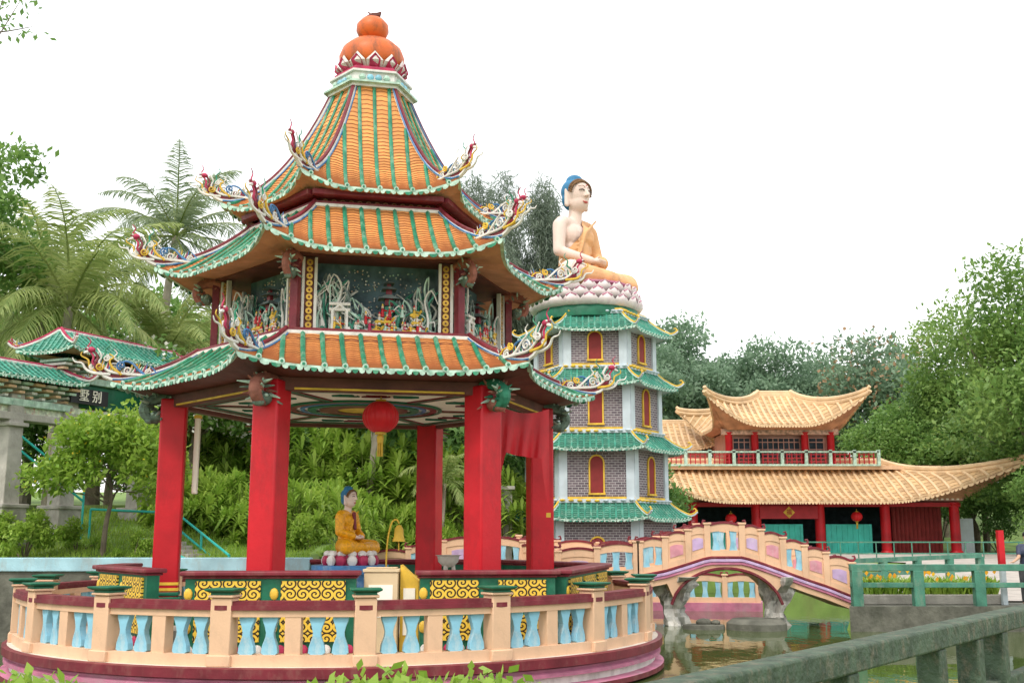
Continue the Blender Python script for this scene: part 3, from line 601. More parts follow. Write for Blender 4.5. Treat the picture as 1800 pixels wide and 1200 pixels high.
# ================================================================ lanterns
def lantern(loc,r,label,grp="red paper lanterns"):
    e=thing("lantern",label,"lantern",loc,0,grp)
    b=MB(); prof=[(r*.35,r*.86)]+[(r*math.sin(R(t)),r*.92*math.cos(R(t))) for t in range(25,160,10)]+[(r*.35,-r*.86)]
    vs=[];cols=48
    for (rr_,z) in prof:
        for j in range(cols): q=rr_*(1+(.025 if j%2 else -.01)); vs.append((q*math.cos(2*math.pi*j/cols),q*math.sin(2*math.pi*j/cols),z))
    b.add(vs,[(i*cols+j,(i+1)*cols+j,(i+1)*cols+(j+1)%cols,i*cols+(j+1)%cols) for i in range(len(prof)-1) for j in range(cols)])
    b.build("shade",[m_lantern],e,smooth=20)
    b=MB(); b.lathe([(0,r*.98),(r*.3,r*.98),(r*.3,r*.84),(0,r*.84)],(0,0,0),0,16); b.lathe([(0,-r*.98),(r*.3,-r*.98),(r*.3,-r*.84),(0,-r*.84)],(0,0,0),0,16); b.tube([(0,0,r*.95),(0,0,r*1.4)],.012,0,5); b.build("cap",[m_yellow],e)
    b=MB(); b.tube([(0,0,-r*.95),(0,0,-r*1.1),(0,0,-r*1.45)],[.03*r/.3,.06*r/.3,.05*r/.3],0,8)
    for i in range(7): a=i*.9; b.tube([(.035*math.cos(a)*r/.3,.035*math.sin(a)*r/.3,-r*1.4),(.04*math.cos(a)*r/.3,.04*math.sin(a)*r/.3,-r*2.2)],.012*r/.3,0,4)
    b.build("tassel",[m_yellow],e)
lantern((-2.28,19.0,4.32),.31,"red silk lantern with yellow tassel hanging under the pavilion ceiling")
def cloth():
    e=thing("red_banner","draped red cloth banner tied between two pavilion columns","banner",(-.22,19.6,4.58))
    V=[];nx_,nz=30,18
    for j in range(nz+1):
        for i in range(nx_+1):
            u=i/nx_;v=j/nz; drop=.8+.1*u+(0 if u<.84 else 1.0*((u-.84)/.16)**.7)+(.5*(1-u/.12) if u<.12 else 0)
            x=u*.9; y=.045*math.sin(u*19+v*2)*(.3+v)+u*.5; z=-v*drop-.1*math.sin(u*math.pi)*(1-v*.6); V.append((x,y,z))
    F=[(j*(nx_+1)+i,j*(nx_+1)+i+1,(j+1)*(nx_+1)+i+1,(j+1)*(nx_+1)+i) for j in range(nz) for i in range(nx_)]
    b=MB(); b.add(V,F); b.build("cloth",[m_red],e,smooth=80)
    b=MB(); b.box((.88,.5,-1.92),(.08,.03,.08)); b.build("gold_hem",[m_yellow],e)
cloth()
e=thing("tube_light","long pale yellow tube light fixed upright beside a red column","lamp",(-5.85,20.4,FZ+2.5))
b=MB(); b.box((0,0,.7),(.1,.1,1.4)); b.build("housing",[m_cream],e,bevel=.02); b=MB(); b.box((0,0,1.42),(.12,.12,.06)); b.build("end_cap",[m_yellow],e)
# ================================================================ statues
def organic(name,caps,ells,voxel,mats,parent,cut=None,smooth_it=4):
    b=MB()
    for (p0,p1,r0,r1) in caps:
        p0=Vector(p0);p1=Vector(p1); d=(p1-p0); d.normalize(); pts=[];rr=[]
        for t in (-80,-50,-25): pts.append(p0+d*(r0*math.sin(R(t)))); rr.append(r0*math.cos(R(t)))
        pts.append(p0);rr.append(r0);pts.append(p1);rr.append(r1)
        for t in (25,50,80): pts.append(p1+d*(r1*math.sin(R(t)))); rr.append(r1*math.cos(R(t)))
        b.tube(pts,rr,0,14)
    for c,r in ells: b.sphere(c,r,0,20,14)
    o=b.build(name,mats,parent,fixn=True)
    md=o.modifiers.new('r','REMESH'); md.mode='VOXEL'; md.voxel_size=voxel
    ms=o.modifiers.new('s','SMOOTH'); ms.iterations=smooth_it; ms.factor=.5
    dg=bpy.context.evaluated_depsgraph_get(); me=bpy.data.meshes.new_from_object(o.evaluated_get(dg)); o.modifiers.clear(); o.data=me
    if cut:
        import bmesh
        bm=bmesh.new(); bm.from_mesh(me)
        for (pt,nn) in cut: bmesh.ops.bisect_plane(bm,geom=bm.verts[:]+bm.edges[:]+bm.faces[:],plane_co=pt,plane_no=nn,clear_outer=True)
        bm.to_mesh(me); bm.free()
    me.materials.clear()
    for m in mats: me.materials.append(m)
    me.polygons.foreach_set('use_smooth',[True]*len(me.polygons)); me.polygons.foreach_set('material_index',[0]*len(me.polygons))
    return o
def buddha(label,loc,rz,scale,robe,full=False,headturn=0):
    e=thing("buddha_statue",label,"statue",loc,rz)
    e.scale=(scale,)*3
    S2=(-1,1); HR=Matrix.Rotation(headturn,4,'Z')
    def h(p): q=HR@Vector((p[0],p[1]-.05,p[2])); return (q.x,q.y+.05,q.z)
    caps=[((0,.12,.5),(0,.12,1.5),.52,.44),((-.24,.12,1.5),(.24,.12,1.5),.38,.38),((-.27,.1,1.95),(.27,.1,1.95),.43,.43),((-.64,.14,2.32),(.64,.14,2.32),.25,.25),((0,.12,2.3),(0,.06,2.95),.25,.22)]
    ells=[((0,0,3.42),(.44,.45,.5)),((0,-.04,3.12),(.37,.37,.37))]
    for s in S2:
        caps+=[((s*.8,.12,2.22),(s*1.0,.0,1.3),.23,.19),((s*1.0,0,1.3),(s*.32,-.78,.98),.18,.12),((s*.34,.1,.45),(s*1.5,-.85,.4),.48,.38),((s*1.5,-.85,.36),(-s*.25,-1.2,.36),.34,.22),
               ((-s*.25,-1.2,.38),(-s*.6,-1.15,.5),.15,.1),(h((s*.45,.06,3.5)),h((s*.45,.02,2.98)),.05,.08)]
        ells.append(((s*.14,-.85,.95),(.2,.16,.09)))
        for i in range(4): caps.append(((s*.1,-.78-.07*i,.99),(-s*(.18+.03*(1.5-abs(i-1.5))),-.8-.07*i,1.02),.038,.03))
        caps.append(((s*.16,-.74,1.02),(s*.02,-.86,1.14),.04,.03))
    caps.append((h((0,-.43,3.5)),h((0,-.54,3.28)),.035,.06))
    for s in S2: caps.append((h((0,-.46,3.28)),h((s*.06,-.46,3.27)),.045,.035))
    organic("body",caps,ells,.035,[m_skin],e,smooth_it=3)
    rc=[((0,.12,.5),(0,.12,1.5),.58,.5),((-.24,.12,1.5),(.24,.12,1.5),.44,.44),((-.27,.1,1.95),(.27,.1,1.95),.49,.49),((-.64,.14,2.32),(.64,.14,2.32),.31,.31)]
    for s in S2: rc+=[((s*.34,.1,.45),(s*1.5,-.85,.4),.53,.43),((s*1.5,-.85,.36),(-s*.2,-1.2,.36),.39,.28)]
    rc+=[((.8,.12,2.22),(1.0,.0,1.3),.3,.27),((1.0,0,1.3),(.5,-.6,1.05),.27,.24),((1.05,.0,1.3),(1.1,-.1,.5),.2,.15),((-1.3,-.9,.3),(1.3,-1.1,.3),.34,.34),((0,-.9,.2),(0,-1.4,.12),.3,.1)]
    for i in range(9): rc.append(((.7-i*.1,-.26-.02*i,2.6-i*.07),(-.4-.02*i,-.34,1.7-i*.14),.035,.03))
    for i in range(7):
        for s in S2: rc.append(((s*(.3+.15*i),-.45-.08*i,.88-.05*i),(s*(.12+.22*i),-1.4+.05*i,.22),.05,.045))
    if full: rc+=[((-.8,.12,2.22),(-1.0,.0,1.3),.3,.27),((-1.0,0,1.3),(-.5,-.6,1.05),.27,.24)]; cut=[((0,-.2,2.6),(0,-.35,1))]
    else: cut=[((-.5,0,1.6),(-1.45,0,1))]
    organic("robe",rc,[],.035,[robe],e,cut,1)
    if full: organic("undersash",[((0,-.36,2.4),(0,-.46,1.5),.12,.1)],[],.03,[m_maroon],e)
    hb=[(h((0,.1,3.52)),(.475,.455,.44)),(h((0,.13,3.25)),(.455,.39,.4)),(h((0,.1,3.88)),(.29,.29,.22))]
    hn=HR@Vector((0,-1,-.42)); organic("hair",[],hb,.03,[m_hair],e,[(h((0,-.17,3.56)),tuple(hn))],3)
    b=MB()
    for i in range(26):
        t=math.pi*(i/25); x=.465*math.cos(t); z=3.4+.38*math.sin(t)**.8; y=-.18-.15*math.sin(t); b.sphere(h((x,y,z)),.045,0,6,5); 
        b.sphere(h((x*.98,y+.08,z+.06)),.05,0,6,5)
    b.build("hairline_curls",[m_brown],e)
    for s in S2:
        b=MB(); q=smooth_path([h((s*.08,-.445,3.44)),h((s*.17,-.44,3.46)),h((s*.28,-.385,3.43))]); b.tube(q,.018,0,5); b.build("eye",[m_black],e)
        b=MB(); q=smooth_path([h((s*.05,-.45,3.54)),h((s*.16,-.445,3.59)),h((s*.3,-.37,3.55))]); b.tube(q,[.011]*len(q),0,5); b.build("eyebrow",[m_brown],e)
    b=MB(); q=smooth_path([h((-.11,-.4,3.08)),h((-.04,-.43,3.065)),h((0,-.435,3.075)),h((.04,-.43,3.065)),h((.11,-.4,3.08))]); b.tube(q,[.016]*len(q),0,6); b.tube([h((-.07,-.41,3.045)),h((0,-.425,3.035)),h((.07,-.41,3.045))],.018,0,6); b.build("mouth",[m_lips],e)
    b=MB(); b.sphere(h((0,-.46,3.62)),.025,0,8,5); b.build("forehead_mark",[m_lips],e)
    return e
# ================================================================ TOWER
TX,TY=2.9,38.0
TW=thing("pagoda_tower","hexagonal grey brick pagoda tower with four green tiled eaves","pagoda",(TX,TY,0),R(-4))
eaves=[(3.1,2.8,2.42,.56),(2.98,5.05,2.26,.58),(2.76,7.2,2.1,.58),(2.6,9.04,1.8,.66)]
levels=[(2.62,-.6,2.85),(2.4,3.1,5.1),(2.24,5.4,7.25),(2.08,7.6,9.1)]
for li,(r,z0,z1) in enumerate(levels):
    b=MB(); b.extr([(p.x,p.y,z0) for p in pv(r)],(0,0,z1-z0)); wl=b.build("brick_wall",[m_brick],TW,smooth=0,uvf=wall_uv,fixn=True)
    for k in range(6):
        for sgn in (-1,1):
            A=pv(r+.03)[k]; nb=pv(r+.03)[(k+sgn)%6]; d=(nb-A).normalized(); c=A+d*.13; b=MB(); b.box((0,0,(z0+z1)/2),(.26,.07,z1-z0)); b.build("corner_pilaster",[m_pilaster],TW,(c.x,c.y,0),math.atan2(d.y,d.x),smooth=0)
    zb=[1.0,3.62,5.9,8.05][li]; hgt=1.25 if li<3 else .98
    for k in range(6):
        A=pv(r)[k];B=pv(r)[(k+1)%6]; c=(A+B)/2; t=(B-A).normalized(); a=math.atan2(t.y,t.x)
        def arch(w_,h_,y,n=8): return [(-w_,y,0),(w_,y,0)]+[(w_*math.cos(math.pi*i/n),y,h_-w_+w_*math.sin(math.pi*i/n)) for i in range(n+1)]
        b=MB(); W=.235; pts=[(-W,-.03,0),(-W,-.03,hgt-W)]+[(-W*math.cos(math.pi*i/10),-.03,hgt-W+W*math.sin(math.pi*i/10)) for i in range(1,10)]+[(W,-.03,hgt-W),(W,-.03,0)]
        b.tube(pts,.036,0,4,True); b.box((0,-.03,0),(.56,.12,.06),0); ni=b.build("niche_frame",[m_yellow],TW,(c.x,c.y,zb),a)
        b=MB(); b.extr(arch(.22,hgt-.02,-.012),(0,-.012,0)); b.build("niche_panel",[m_niche],ni,smooth=0)
m_tr=[m_yellow,m_pilaster,m_trim]
for (re,ze,ri,hh) in eaves:
    roof(TW,pv(re),pv(ri),ze,ze+hh,1.2,.1,.1,1.0,.2,8,.036,mt=m_gtile,mr=m_grib,mtrim=m_trim,msof=m_pilaster,sof=(pv(ri-.15),ze+.05),orn=curl_me,ornscale=.75,ridgeM=m_tr,name="eave_roof",hipr=.04,riser=m_greenp)
    b=MB(); b.extr([(p.x,p.y,ze+hh-.02) for p in pv(ri+.1)],(0,0,.12),0); b.extr([(p.x,p.y,ze+hh+.1) for p in pv(ri+.03)],(0,0,.07),1)
    for k in range(6):
        A=pv(ri+.12)[k]; B=pv(ri+.12)[(k+1)%6]
        for f in np.linspace(.06,.94,9): c=A.lerp(B,float(f)); b.sphere((c.x,c.y,ze+hh+.04+.05*abs(f-.5)),(.09,.09,.045),1 if int(f*20)%2 else 0,6,4)
    b.build("string_course",[m_pilaster,m_yellow],TW,smooth=30,fixn=True)
b=MB(); b.extr([(p.x,p.y,-.8) for p in pv(3.2)],(0,0,1.6)); b.build("plinth",[m_stone],TW,smooth=0,fixn=True)
b=MB(); b.lathe([(0,9.6),(1.82,9.6),(1.85,9.85),(1.78,9.98),(1.6,10.05),(0,10.05)],(-.25,0,0),0,32); b.build("drum",[m_greenp],TW)
LT=thing("lotus_throne","white and pink petalled lotus throne on top of the pagoda","lotus base",(TX-.3,TY,9.85))
b=MB()
for ring,(r0,r1,z0,z1,n_) in enumerate(((1.35,1.95,.05,.46,20),(1.3,1.87,.3,.7,20),(1.3,1.75,.55,.95,20))):
    for i in range(n_):
        b.T=Matrix.Rotation(2*math.pi*(i+ring*.5)/n_,4,'Z'); wv=r1*math.pi/n_*1.02
        P=[]; 
        for (r_,z_,ww) in ((r0,z0,.5),(r1-.08,z0+(z1-z0)*.25,.95),(r1+.02,z0+(z1-z0)*.6,1.0),(r1+.03,z1-.04,.65),(r1-.0,z1+.04,.05)):
            P+= [(r_-.05,-wv*ww,z_),(r_+.06,0,z_),(r_-.05,wv*ww,z_)]
        b.add(P,[f for j in range(4) for f in ((j*3,j*3+1,j*3+4,j*3+3),(j*3+1,j*3+2,j*3+5,j*3+4))],0)
        b.tube([(r1+.03,-wv*.6,z1-.05),(r1+.05,0,z1+.03),(r1+.03,wv*.6,z1-.05)],.022,1,4); b.T=None
b.build("petal",[M("lotus_white",(.76,.68,.68),.6,.1,3,dirt=.5,dirtcol=(.6,.32,.4),dscale=5),m_pink],LT,smooth=60)
b=MB(); b.lathe([(0,0),(1.45,0),(1.5,.9),(1.62,.96),(1.62,1.02),(0,1.02)],(0,0,0),0,32); b.build("cushion",[m_pink],LT)
buddha("huge pale seated statue with blue hair and orange robe",(TX-.55,TY+.25,10.72),R(50),1.09,m_robe,headturn=R(-8))
b=MB(); b.lathe([(0,0),(.7,0),(.7,.12),(.56,.2),(.52,.65),(.6,.8),(.7,.86),(.7,1.0),(0,1.0)],(0,0,0),[1,1,2,0,0,0,0,0],24); o=b.build("pedestal",[m_blue,m_red,m_greenp],None,(-2.95,20.4,FZ+.22))
tag(o,"round blue painted pedestal with red bands inside the pavilion","pedestal")
b=MB(); b.lathe([(0,0),(.42,0),(.42,.22),(0,.22)],(0,0,0),0,20)
for i in range(14):
    b.T=Matrix.Rotation(2*math.pi*i/14,4,'Z'); b.sphere((.46,0,.08),(.07,.1,.1),i%2,7,5); b.sphere((.42,0,.2),(.07,.09,.06),1,7,5); b.T=None
o=b.build("lotus_plinth",[m_pinkred,m_white],None,(-2.95,20.4,FZ+1.22)); tag(o,"small pink and white lotus plinth on the blue pedestal","lotus base")
buddha("small seated golden robed statue with blue hair in the pavilion",(-3.0,20.45,FZ+1.42),R(66),.3,m_grobe,True)
e=thing("donation_box","beige wooden offering box standing at the pavilion entrance","box",(-2.0,17.3,FZ)); e.scale=(.92,.92,.96)
b=MB(); b.box((0,0,.62),(.56,.4,1.24)); b.build("cabinet",[m_beige],e,bevel=.01); b=MB(); b.box((0,0,1.27),(.6,.44,.05)); b.box((0,0,1.31),(.5,.3,.02)); b.build("lid",[m_beige],e,bevel=.008); b=MB(); b.box((0,-.205,.8),(.4,.012,.5)); b.build("door",[m_cream],e)
e=thing("incense_cabinet","narrow yellow cabinet with sloping lid beside the offering box","cabinet",(-1.58,17.5,FZ))
b=MB(); b.extr([(-.14,-.2,0),(.14,-.2,0),(.14,-.2,1.05),(-.14,-.2,1.3)],(0,.4,0)); b.build("cabinet",[m_yellow],e,smooth=0,fixn=True); b=MB(); b.box((0,-.21,.6),(.18,.015,.7)); b.build("door",[m_cream],e)
e=thing("hanging_bell","small golden bell hanging from a curved yellow stand","bell",(-2.1,20.2,FZ+.18))
b=MB(); q=smooth_path([(-.15,0,0),(-.17,0,1.2),(-.1,0,1.75),(.0,0,1.85),(.05,0,1.78)]); b.tube(q,.016,0,6); b.box((-.15,0,.02),(.3,.3,.04)); b.build("stand",[m_yellow],e)
b=MB(); b.lathe([(0,1.76),(.04,1.75),(.08,1.68),(.09,1.55),(.12,1.46),(.11,1.46),(0,1.5)],(.05,0,0),0,16); b.tube([(.05,0,1.45),(.05,0,1.3)],.012,0,5); b.build("bell",[m_yellow],e)
e=thing("incense_burner","round stone incense bowl on a tripod in the pavilion","incense burner",(-1.15,20.2,FZ+.18))
b=MB(); b.lathe([(0,1.0),(.1,1.02),(.18,1.1),(.2,1.2),(.24,1.22),(.17,1.2),(.1,1.12),(0,1.12)],(0,0,0),0,20)
b.build("bowl",[m_stone],e); b=MB()
for i in range(3): a=i*2.09; b.tube([(.08*math.cos(a),.08*math.sin(a),1.05),(.16*math.cos(a),.16*math.sin(a),.6),(.14*math.cos(a),.14*math.sin(a),0)],[.04,.03,.04],0,6)
b.build("tripod_leg",[m_stone],e)
# ================================================================ BRIDGE RAILINGS
def fence_bay(e,p0,p1,kind,h=.8,kk=.3,pm=None):
    x0,y0,z0=p0;x1,y1,z1=p1; d=Vector((x1-x0,y1-y0)); L=d.length; t=d/L
    def P(s,z,o=0,k=1.0): return Vector((x0+t.x*L*s-t.y*o,y0+t.y*L*s+t.x*o,z0+(z1-z0)*(.5+(s-.5)*k)+z))
    def slab(s0,s1,za,zb,th,mi,b,arc=0,arcb=0,k0=1.0,k1=1.0):
        m=8
        for q in range(m):
            a0=s0+(s1-s0)*q/m;a1=s0+(s1-s0)*(q+1)/m; f0=math.sin(math.pi*(a0-s0)/(s1-s0)); f1=math.sin(math.pi*(a1-s0)/(s1-s0))
            b.add([P(a0,za+arcb*f0,-th,k0),P(a1,za+arcb*f1,-th,k0),P(a1,za+arcb*f1,th,k0),P(a0,za+arcb*f0,th,k0),P(a0,zb+f0*arc,-th,k1),P(a1,zb+f1*arc,-th,k1),P(a1,zb+f1*arc,th,k1),P(a0,zb+f0*arc,th,k1)],[(0,1,5,4),(4,5,6,7),(2,3,7,6),(3,2,1,0)]+([(3,0,4,7)] if q==0 else [])+([(1,2,6,5)] if q==m-1 else []),mi)
    A=.09
    b=MB(); slab(0,1,0,.16,.07,0,b); slab(0,1,h-.2,h-.04,.06,0,b,A,A*.6,kk,kk)
    if kind=='p': slab(.04,.96,.16,h-.16,.04,0,b,A*.6,0,1,kk)
    b.build("rail",[m_peach],e,smooth=25)
    b=MB(); slab(-.02,1.02,h-.05,h+.01,.08,0,b,A,A,kk,kk)
    for s,sg in ((0,-1),(1,1)):
        c=P(s,h,0,kk); tv=Vector((t.x,t.y,0))*sg
        b.tube([c-tv*.1+Vector((0,0,.02)),c+tv*.05,c+tv*.11+Vector((0,0,.05)),c+tv*.09+Vector((0,0,.12)),c+tv*.03+Vector((0,0,.11))],[.04,.04,.035,.028,.018],0,6)
    b.build("coping",[m_maroon],e,smooth=25)
    if kind=='p':
        b=MB(); slab(.22,.78,.26,h-.28,.055,0,b,A*.4,0,1,kk); b.build("painted_panel",[pm or m_lilac],e,smooth=0)
    else:
        n=max(2,round(L/.36))
        for i in range(n):
            s=(i+.5)/n; b=MB(); prof=[(.1,.16),(.07,.3),(.062,.38),(.1,h-.08)]; c=P(s,0)
            for q in range(len(prof)-1):
                r0,za=prof[q];r1,zb=prof[q+1]; dd=.04
                V=[]
                for (r_,z_) in ((r0,za),(r1,zb)):
                    for (u,o_) in ((-r_,-dd),(r_,-dd),(r_,dd),(-r_,dd)): V.append((c.x+t.x*u-t.y*o_,c.y+t.y*u+t.x*o_,c.z+z_))
                b.add(V,[(0,1,5,4),(1,2,6,5),(2,3,7,6),(3,0,4,7)])
            b.build("baluster",[m_lblue],e,smooth=0)
def fence_run(e,pts,kinds,pms=(None,)):
    j=0
    for i in range(len(pts)-1):
        kd=kinds[i%len(kinds)]; fence_bay(e,pts[i],pts[i+1],kd,pm=pms[j%len(pms)]); j+=kd=='p'
    for p in pts:
        b=MB(); b.box((p[0],p[1],p[2]+.38),(.16,.17,.9)); b.box((p[0],p[1],p[2]+.84),(.21,.22,.05)); b.build("post",[m_peach],e,bevel=.01)
BR=thing("footbridge","arched peach and lilac footbridge with light blue balusters on rocks","bridge",(0,0,0))
bx=[3.3,3.95,4.55,5.05,5.95,6.45,7.0,7.55,8.1,8.75]; bz=[1.3,1.42,1.6,1.76,1.76,1.6,1.4,1.2,1.02,.76]
for yy in (28.9,30.6): fence_run(BR,[(x,yy,z) for x,z in zip(bx,bz)],['b','p','p','b','p','p','b','p','p'],(m_rosy,m_lilac,m_lilac,m_rosy,m_rosy,m_lilac))
b=MB(); N_=36; ya,yb=28.8,30.7; vs=[]
for i in range(N_+1):
    x=3.2+5.6*i/N_; top=float(np.interp(x,bx,bz))+.01; u=(x-5.5)/1.45
    bot=(.35+1.13*math.sqrt(max(0,1-u*u))) if abs(u)<.97 else top-.36
    bot=min(bot,top-.22)
    for y in (ya,yb): vs+= [(x,y,top),(x,y,bot)]
fs=[]
for i in range(N_):
    o_=i*4;n_=o_+4; fs+=[(o_,n_,n_+2,o_+2),(o_+1,o_+3,n_+3,n_+1),(o_,o_+1,n_+1,n_),(o_+2,n_+2,n_+3,o_+3)]
fs+=[(0,2,3,1),(N_*4,N_*4+1,N_*4+3,N_*4+2)]; b.add(vs,fs)
b.build("deck",[m_peach],BR,smooth=30,fixn=True)
b=MB()
for off,mm,rr_ in ((-.02,0,.035),(-.1,2,.045),(-.18,3,.035)):
    b.tube([(x,28.78,float(np.interp(x,bx,bz))+off) for x in np.linspace(3.2,8.8,30)],rr_,mm,6)
b.tube([(x,28.79,.33+1.13*math.sqrt(max(0,1-((x-5.5)/1.45)**2))) for x in np.linspace(4.08,6.92,26)],.04,0,6)
b.build("deck_moulding",[m_maroon,m_maroon,m_lilac,m_pink],BR)
def rock(loc,r,h,seed,label):
    rn=random.Random(seed); b=MB(); n=18; m=18; vs=[]
    for j in range(m+1):
        f=j/m
        for i in range(n):
            a=2*math.pi*i/n; rr_=r*(1+.32*math.sin(3*a+seed+f*4)+.24*math.sin(5*a-f*9)+rn.uniform(-.2,.2))*(1.3-.65*math.sin(math.pi*f)); vs.append((rr_*math.cos(a)+.1*math.sin(f*6+seed),rr_*math.sin(a)*1.6,h*f))
    b.add(vs,[(j*n+i,j*n+(i+1)%n,(j+1)*n+(i+1)%n,(j+1)*n+i) for j in range(m) for i in range(n)]+[tuple(range(m*n,m*n+n))])
    o=b.build("rock_pier",[m_rock],None,loc,smooth=20); tag(o,label,"rock","rock piers under the footbridge"); return o
rock((4.3,29.5,-.6),.38,1.85,1,"craggy grey and black rock pier holding up the footbridge")
rock((6.95,29.5,-.6),.36,1.85,2,"craggy pale grey rock pier holding up the footbridge")
b=MB(); b.lathe([(0,.25),(.6,.25),(.75,.15),(.8,-.5)],(0,0,0),0,14); o=b.build("pond_rock",[m_dstone],None,(6.1,28.2,0)); tag(o,"flat brown round rock in the pond under the footbridge","rock")
b=MB(); b.lathe([(0,.12),(.4,.1),(.5,-.5)],(0,0,0),0,11,sx=1.3); b.sphere((0,0,.16),(.2,.14,.1)); b.sphere((.3,0,.15),(.12,.1,.07)); o=b.build("pond_rock",[m_dstone],None,(4.8,28.3,0)); tag(o,"dark low rock in the pond beside the bridge pier","rock")
BW=thing("zigzag_walkway","low peach railed walkway joining the terrace to the pagoda","walkway",(0,0,0))
zz=[(1.2,29.2,1.05),(2.2,29.0,1.15),(3.2,28.9,1.3)]
fence_run(BW,zz,['p','b']); fence_run(BW,[(0.2,32.4,1.45),(1.3,32.2,1.3),(2.4,32.0,1.25),(3.5,32,1.25),(4.6,32.2,1.25)],['b','p','b','b'])
b=MB(); b.extr([(1.1,28.8,.85),(3.3,28.75,1.0),(4.2,32.3,.9),(.3,32.5,.9)],(0,0,.25)); b.build("deck",[m_peach],BW,smooth=0,fixn=True)
BB=thing("zigzag_walkway","stepped peach railing walkway seen behind the pavilion","walkway",(0,0,0))
fence_run(BB,[(-3.9,31.6,.95),(-2.9,31.3,1.1),(-1.9,31.0,1.3),(-.8,30.8,1.45),(.3,30.6,1.3),(1.2,29.3,1.1)],['p','b','p','b','p'])
b=MB(); b.extr([(-4,31.5,.7),(1.2,29.2,.8),(1.4,30.8,.8),(-4,33,.7)],(0,0,.2)); b.build("deck",[m_peach],BB,smooth=0,fixn=True)
FB=thing("zigzag_walkway","pink and white low railed causeway behind the arched footbridge","walkway",(0,0,0))
fence_run(FB,[(4.2,35.2,.25),(5.4,35.0,.25),(6.6,34.9,.25),(7.6,34.8,.25)],['b'])
b=MB(); b.extr([(4.0,35,-.3),(7.7,34.6,-.3),(8,36,-.3),(4,36.5,-.3)],(0,0,.55)); b.build("deck",[m_pink],FB,smooth=0,fixn=True)
# ================================================================ HALL
HX,HY=16.2,58.0
HL=thing("temple_hall","two storey hall with ochre tiled upturned roofs and red columns","hall",(HX,HY,1.37))
yr=[m_yrib,m_yrib,m_yrib]
m_hallwall=M("hall_wall",(.55,.3,.25),.7,.15,2)
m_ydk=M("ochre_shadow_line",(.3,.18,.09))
roof(HL,rect(-9.5,7.3,-2,9),rect(-8,3.8,2.3,6),2.62,4.75,1.35,1.9,2.7,5.0,.36,12,.09,mt=m_ytile,mr=m_yrib,mtrim=m_yrib,sof=(rect(-9,7,-.3,8.5),2.72),ridgeM=yr,name="lower_roof",hipr=.18,step=.03,riser=m_ydk)
roof(HL,rect(-5.3,1.6,-.3,7),rect(-2.4,-.6,3.2,3.8),6.65,8.6,1.3,1.5,1.2,2.6,.34,10,.08,mt=m_ytile,mr=m_yrib,mtrim=m_yrib,sof=(rect(-4.6,1.0,.9,6),6.5),ridgeM=yr,name="upper_roof",hipr=.17,step=.03,riser=m_ydk)
roof(HL,rect(-12,-4.4,6,12),rect(-11,-5,8.8,9.2),5.9,7.6,1.2,.3,.3,1.5,.36,8,.08,mt=m_ytile,mr=m_yrib,mtrim=m_yrib,ridgeM=yr,name="rear_roof",hipr=.14,step=.03,riser=m_ydk)
b=MB(); b.box((-8,9,3.5),(7,5,4.6)); b.build("rear_wall",[m_hallwall],HL,smooth=0)
first=None
for px in (-6.8,-3.5,-.2,3.2,6.8):
    b=MB(); b.lathe([(.3,0),(.34,.05),(.3,.14),(.26,.16),(.25,2.45),(.3,2.52),(.3,2.62)],(0,0,0),0,16)
    if first is None: first=b.build("column",[m_red],HL,(px,-.2,0))
    else: obj("column",first.data,HL,(px,-.2,0))
b=MB(); b.box((-1,-.2,2.5),(16.2,.3,.22)); b.build("lintel",[m_redroof],HL)
b=MB(); b.box((-1,-.4,2.78),(16.4,.12,.16),0)
for i in range(60): b.box((-9+i*.27,-.48,2.78),(.12,.05,.1),1)
b.build("fascia",[m_hallwall,m_cream],HL)
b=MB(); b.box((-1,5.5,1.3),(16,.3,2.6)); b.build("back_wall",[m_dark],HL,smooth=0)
b=MB(); b.box((-1,3,2.66),(16,7,.05)); b.build("ceiling",[m_dkmaroon],HL,smooth=0)
mh=M("teal_hoarding",(.05,.5,.43),.5,.15)
for (x0,x1,yy) in ((-3.1,-1.0,.2),(.2,2.6,.2),(-6.3,-3.9,.6)):
    b=MB(); n=int((x1-x0)/.14)
    for i in range(n): b.box((x0+(i+.5)*(x1-x0)/n,yy+(.03 if i%2 else 0),.75),((x1-x0)/n,.04,1.5))
    b.build("hoarding",[mh],HL,smooth=0)
b=MB()
for i in range(12): b.tube([(4.0+i*.22,.9,0),(4.0+i*.22,.9,2.4)],.12,0,7)
b.build("curtain",[m_niche],HL)
b=MB(); b.box((7.6,.8,.9),(1.1,.06,1.8)); b.build("partition",[m_pilaster],HL,smooth=0)
b=MB(); b.box((-1.85,-.42,2.1),(3.0,.06,.66)); sg=b.build("name_board",[m_redroof],HL,smooth=0)
b=MB(); b.extr([(-1.85-.3,-.46,2.1),(-1.85,-.46,1.8),(-1.85+.3,-.46,2.1),(-1.85,-.46,2.4)],(0,-.02,0)); b.build("gold_diamond",[m_yellow],sg,smooth=0)
def text(s,parent,loc,size,mat,rot=(R(90),0,0),name="lettering"):
    cu=bpy.data.curves.new(name,'FONT'); cu.body=s; cu.size=size; cu.align_x='CENTER'; cu.align_y='CENTER'; cu.extrude=.01
    o=bpy.data.objects.new(name,cu); sc.collection.objects.link(o); dg=bpy.context.evaluated_depsgraph_get(); me=bpy.data.meshes.new_from_object(o.evaluated_get(dg)); bpy.data.objects.remove(o)
    me.materials.clear(); me.materials.append(mat); q=obj(name,me,parent,loc); q.rotation_euler=rot; return q
text("福",sg,(-1.85,-.5,2.1),.3,m_red)
b=MB(); b.box((-1,4,4.5),(15.5,6,.2)); b.build("balcony_floor",[m_peach],HL,smooth=0)
b=MB(); b.box((-1.75,4.2,5.5),(5.4,5,2.0)); b.build("upper_wall",[m_hallwall],HL,smooth=0)
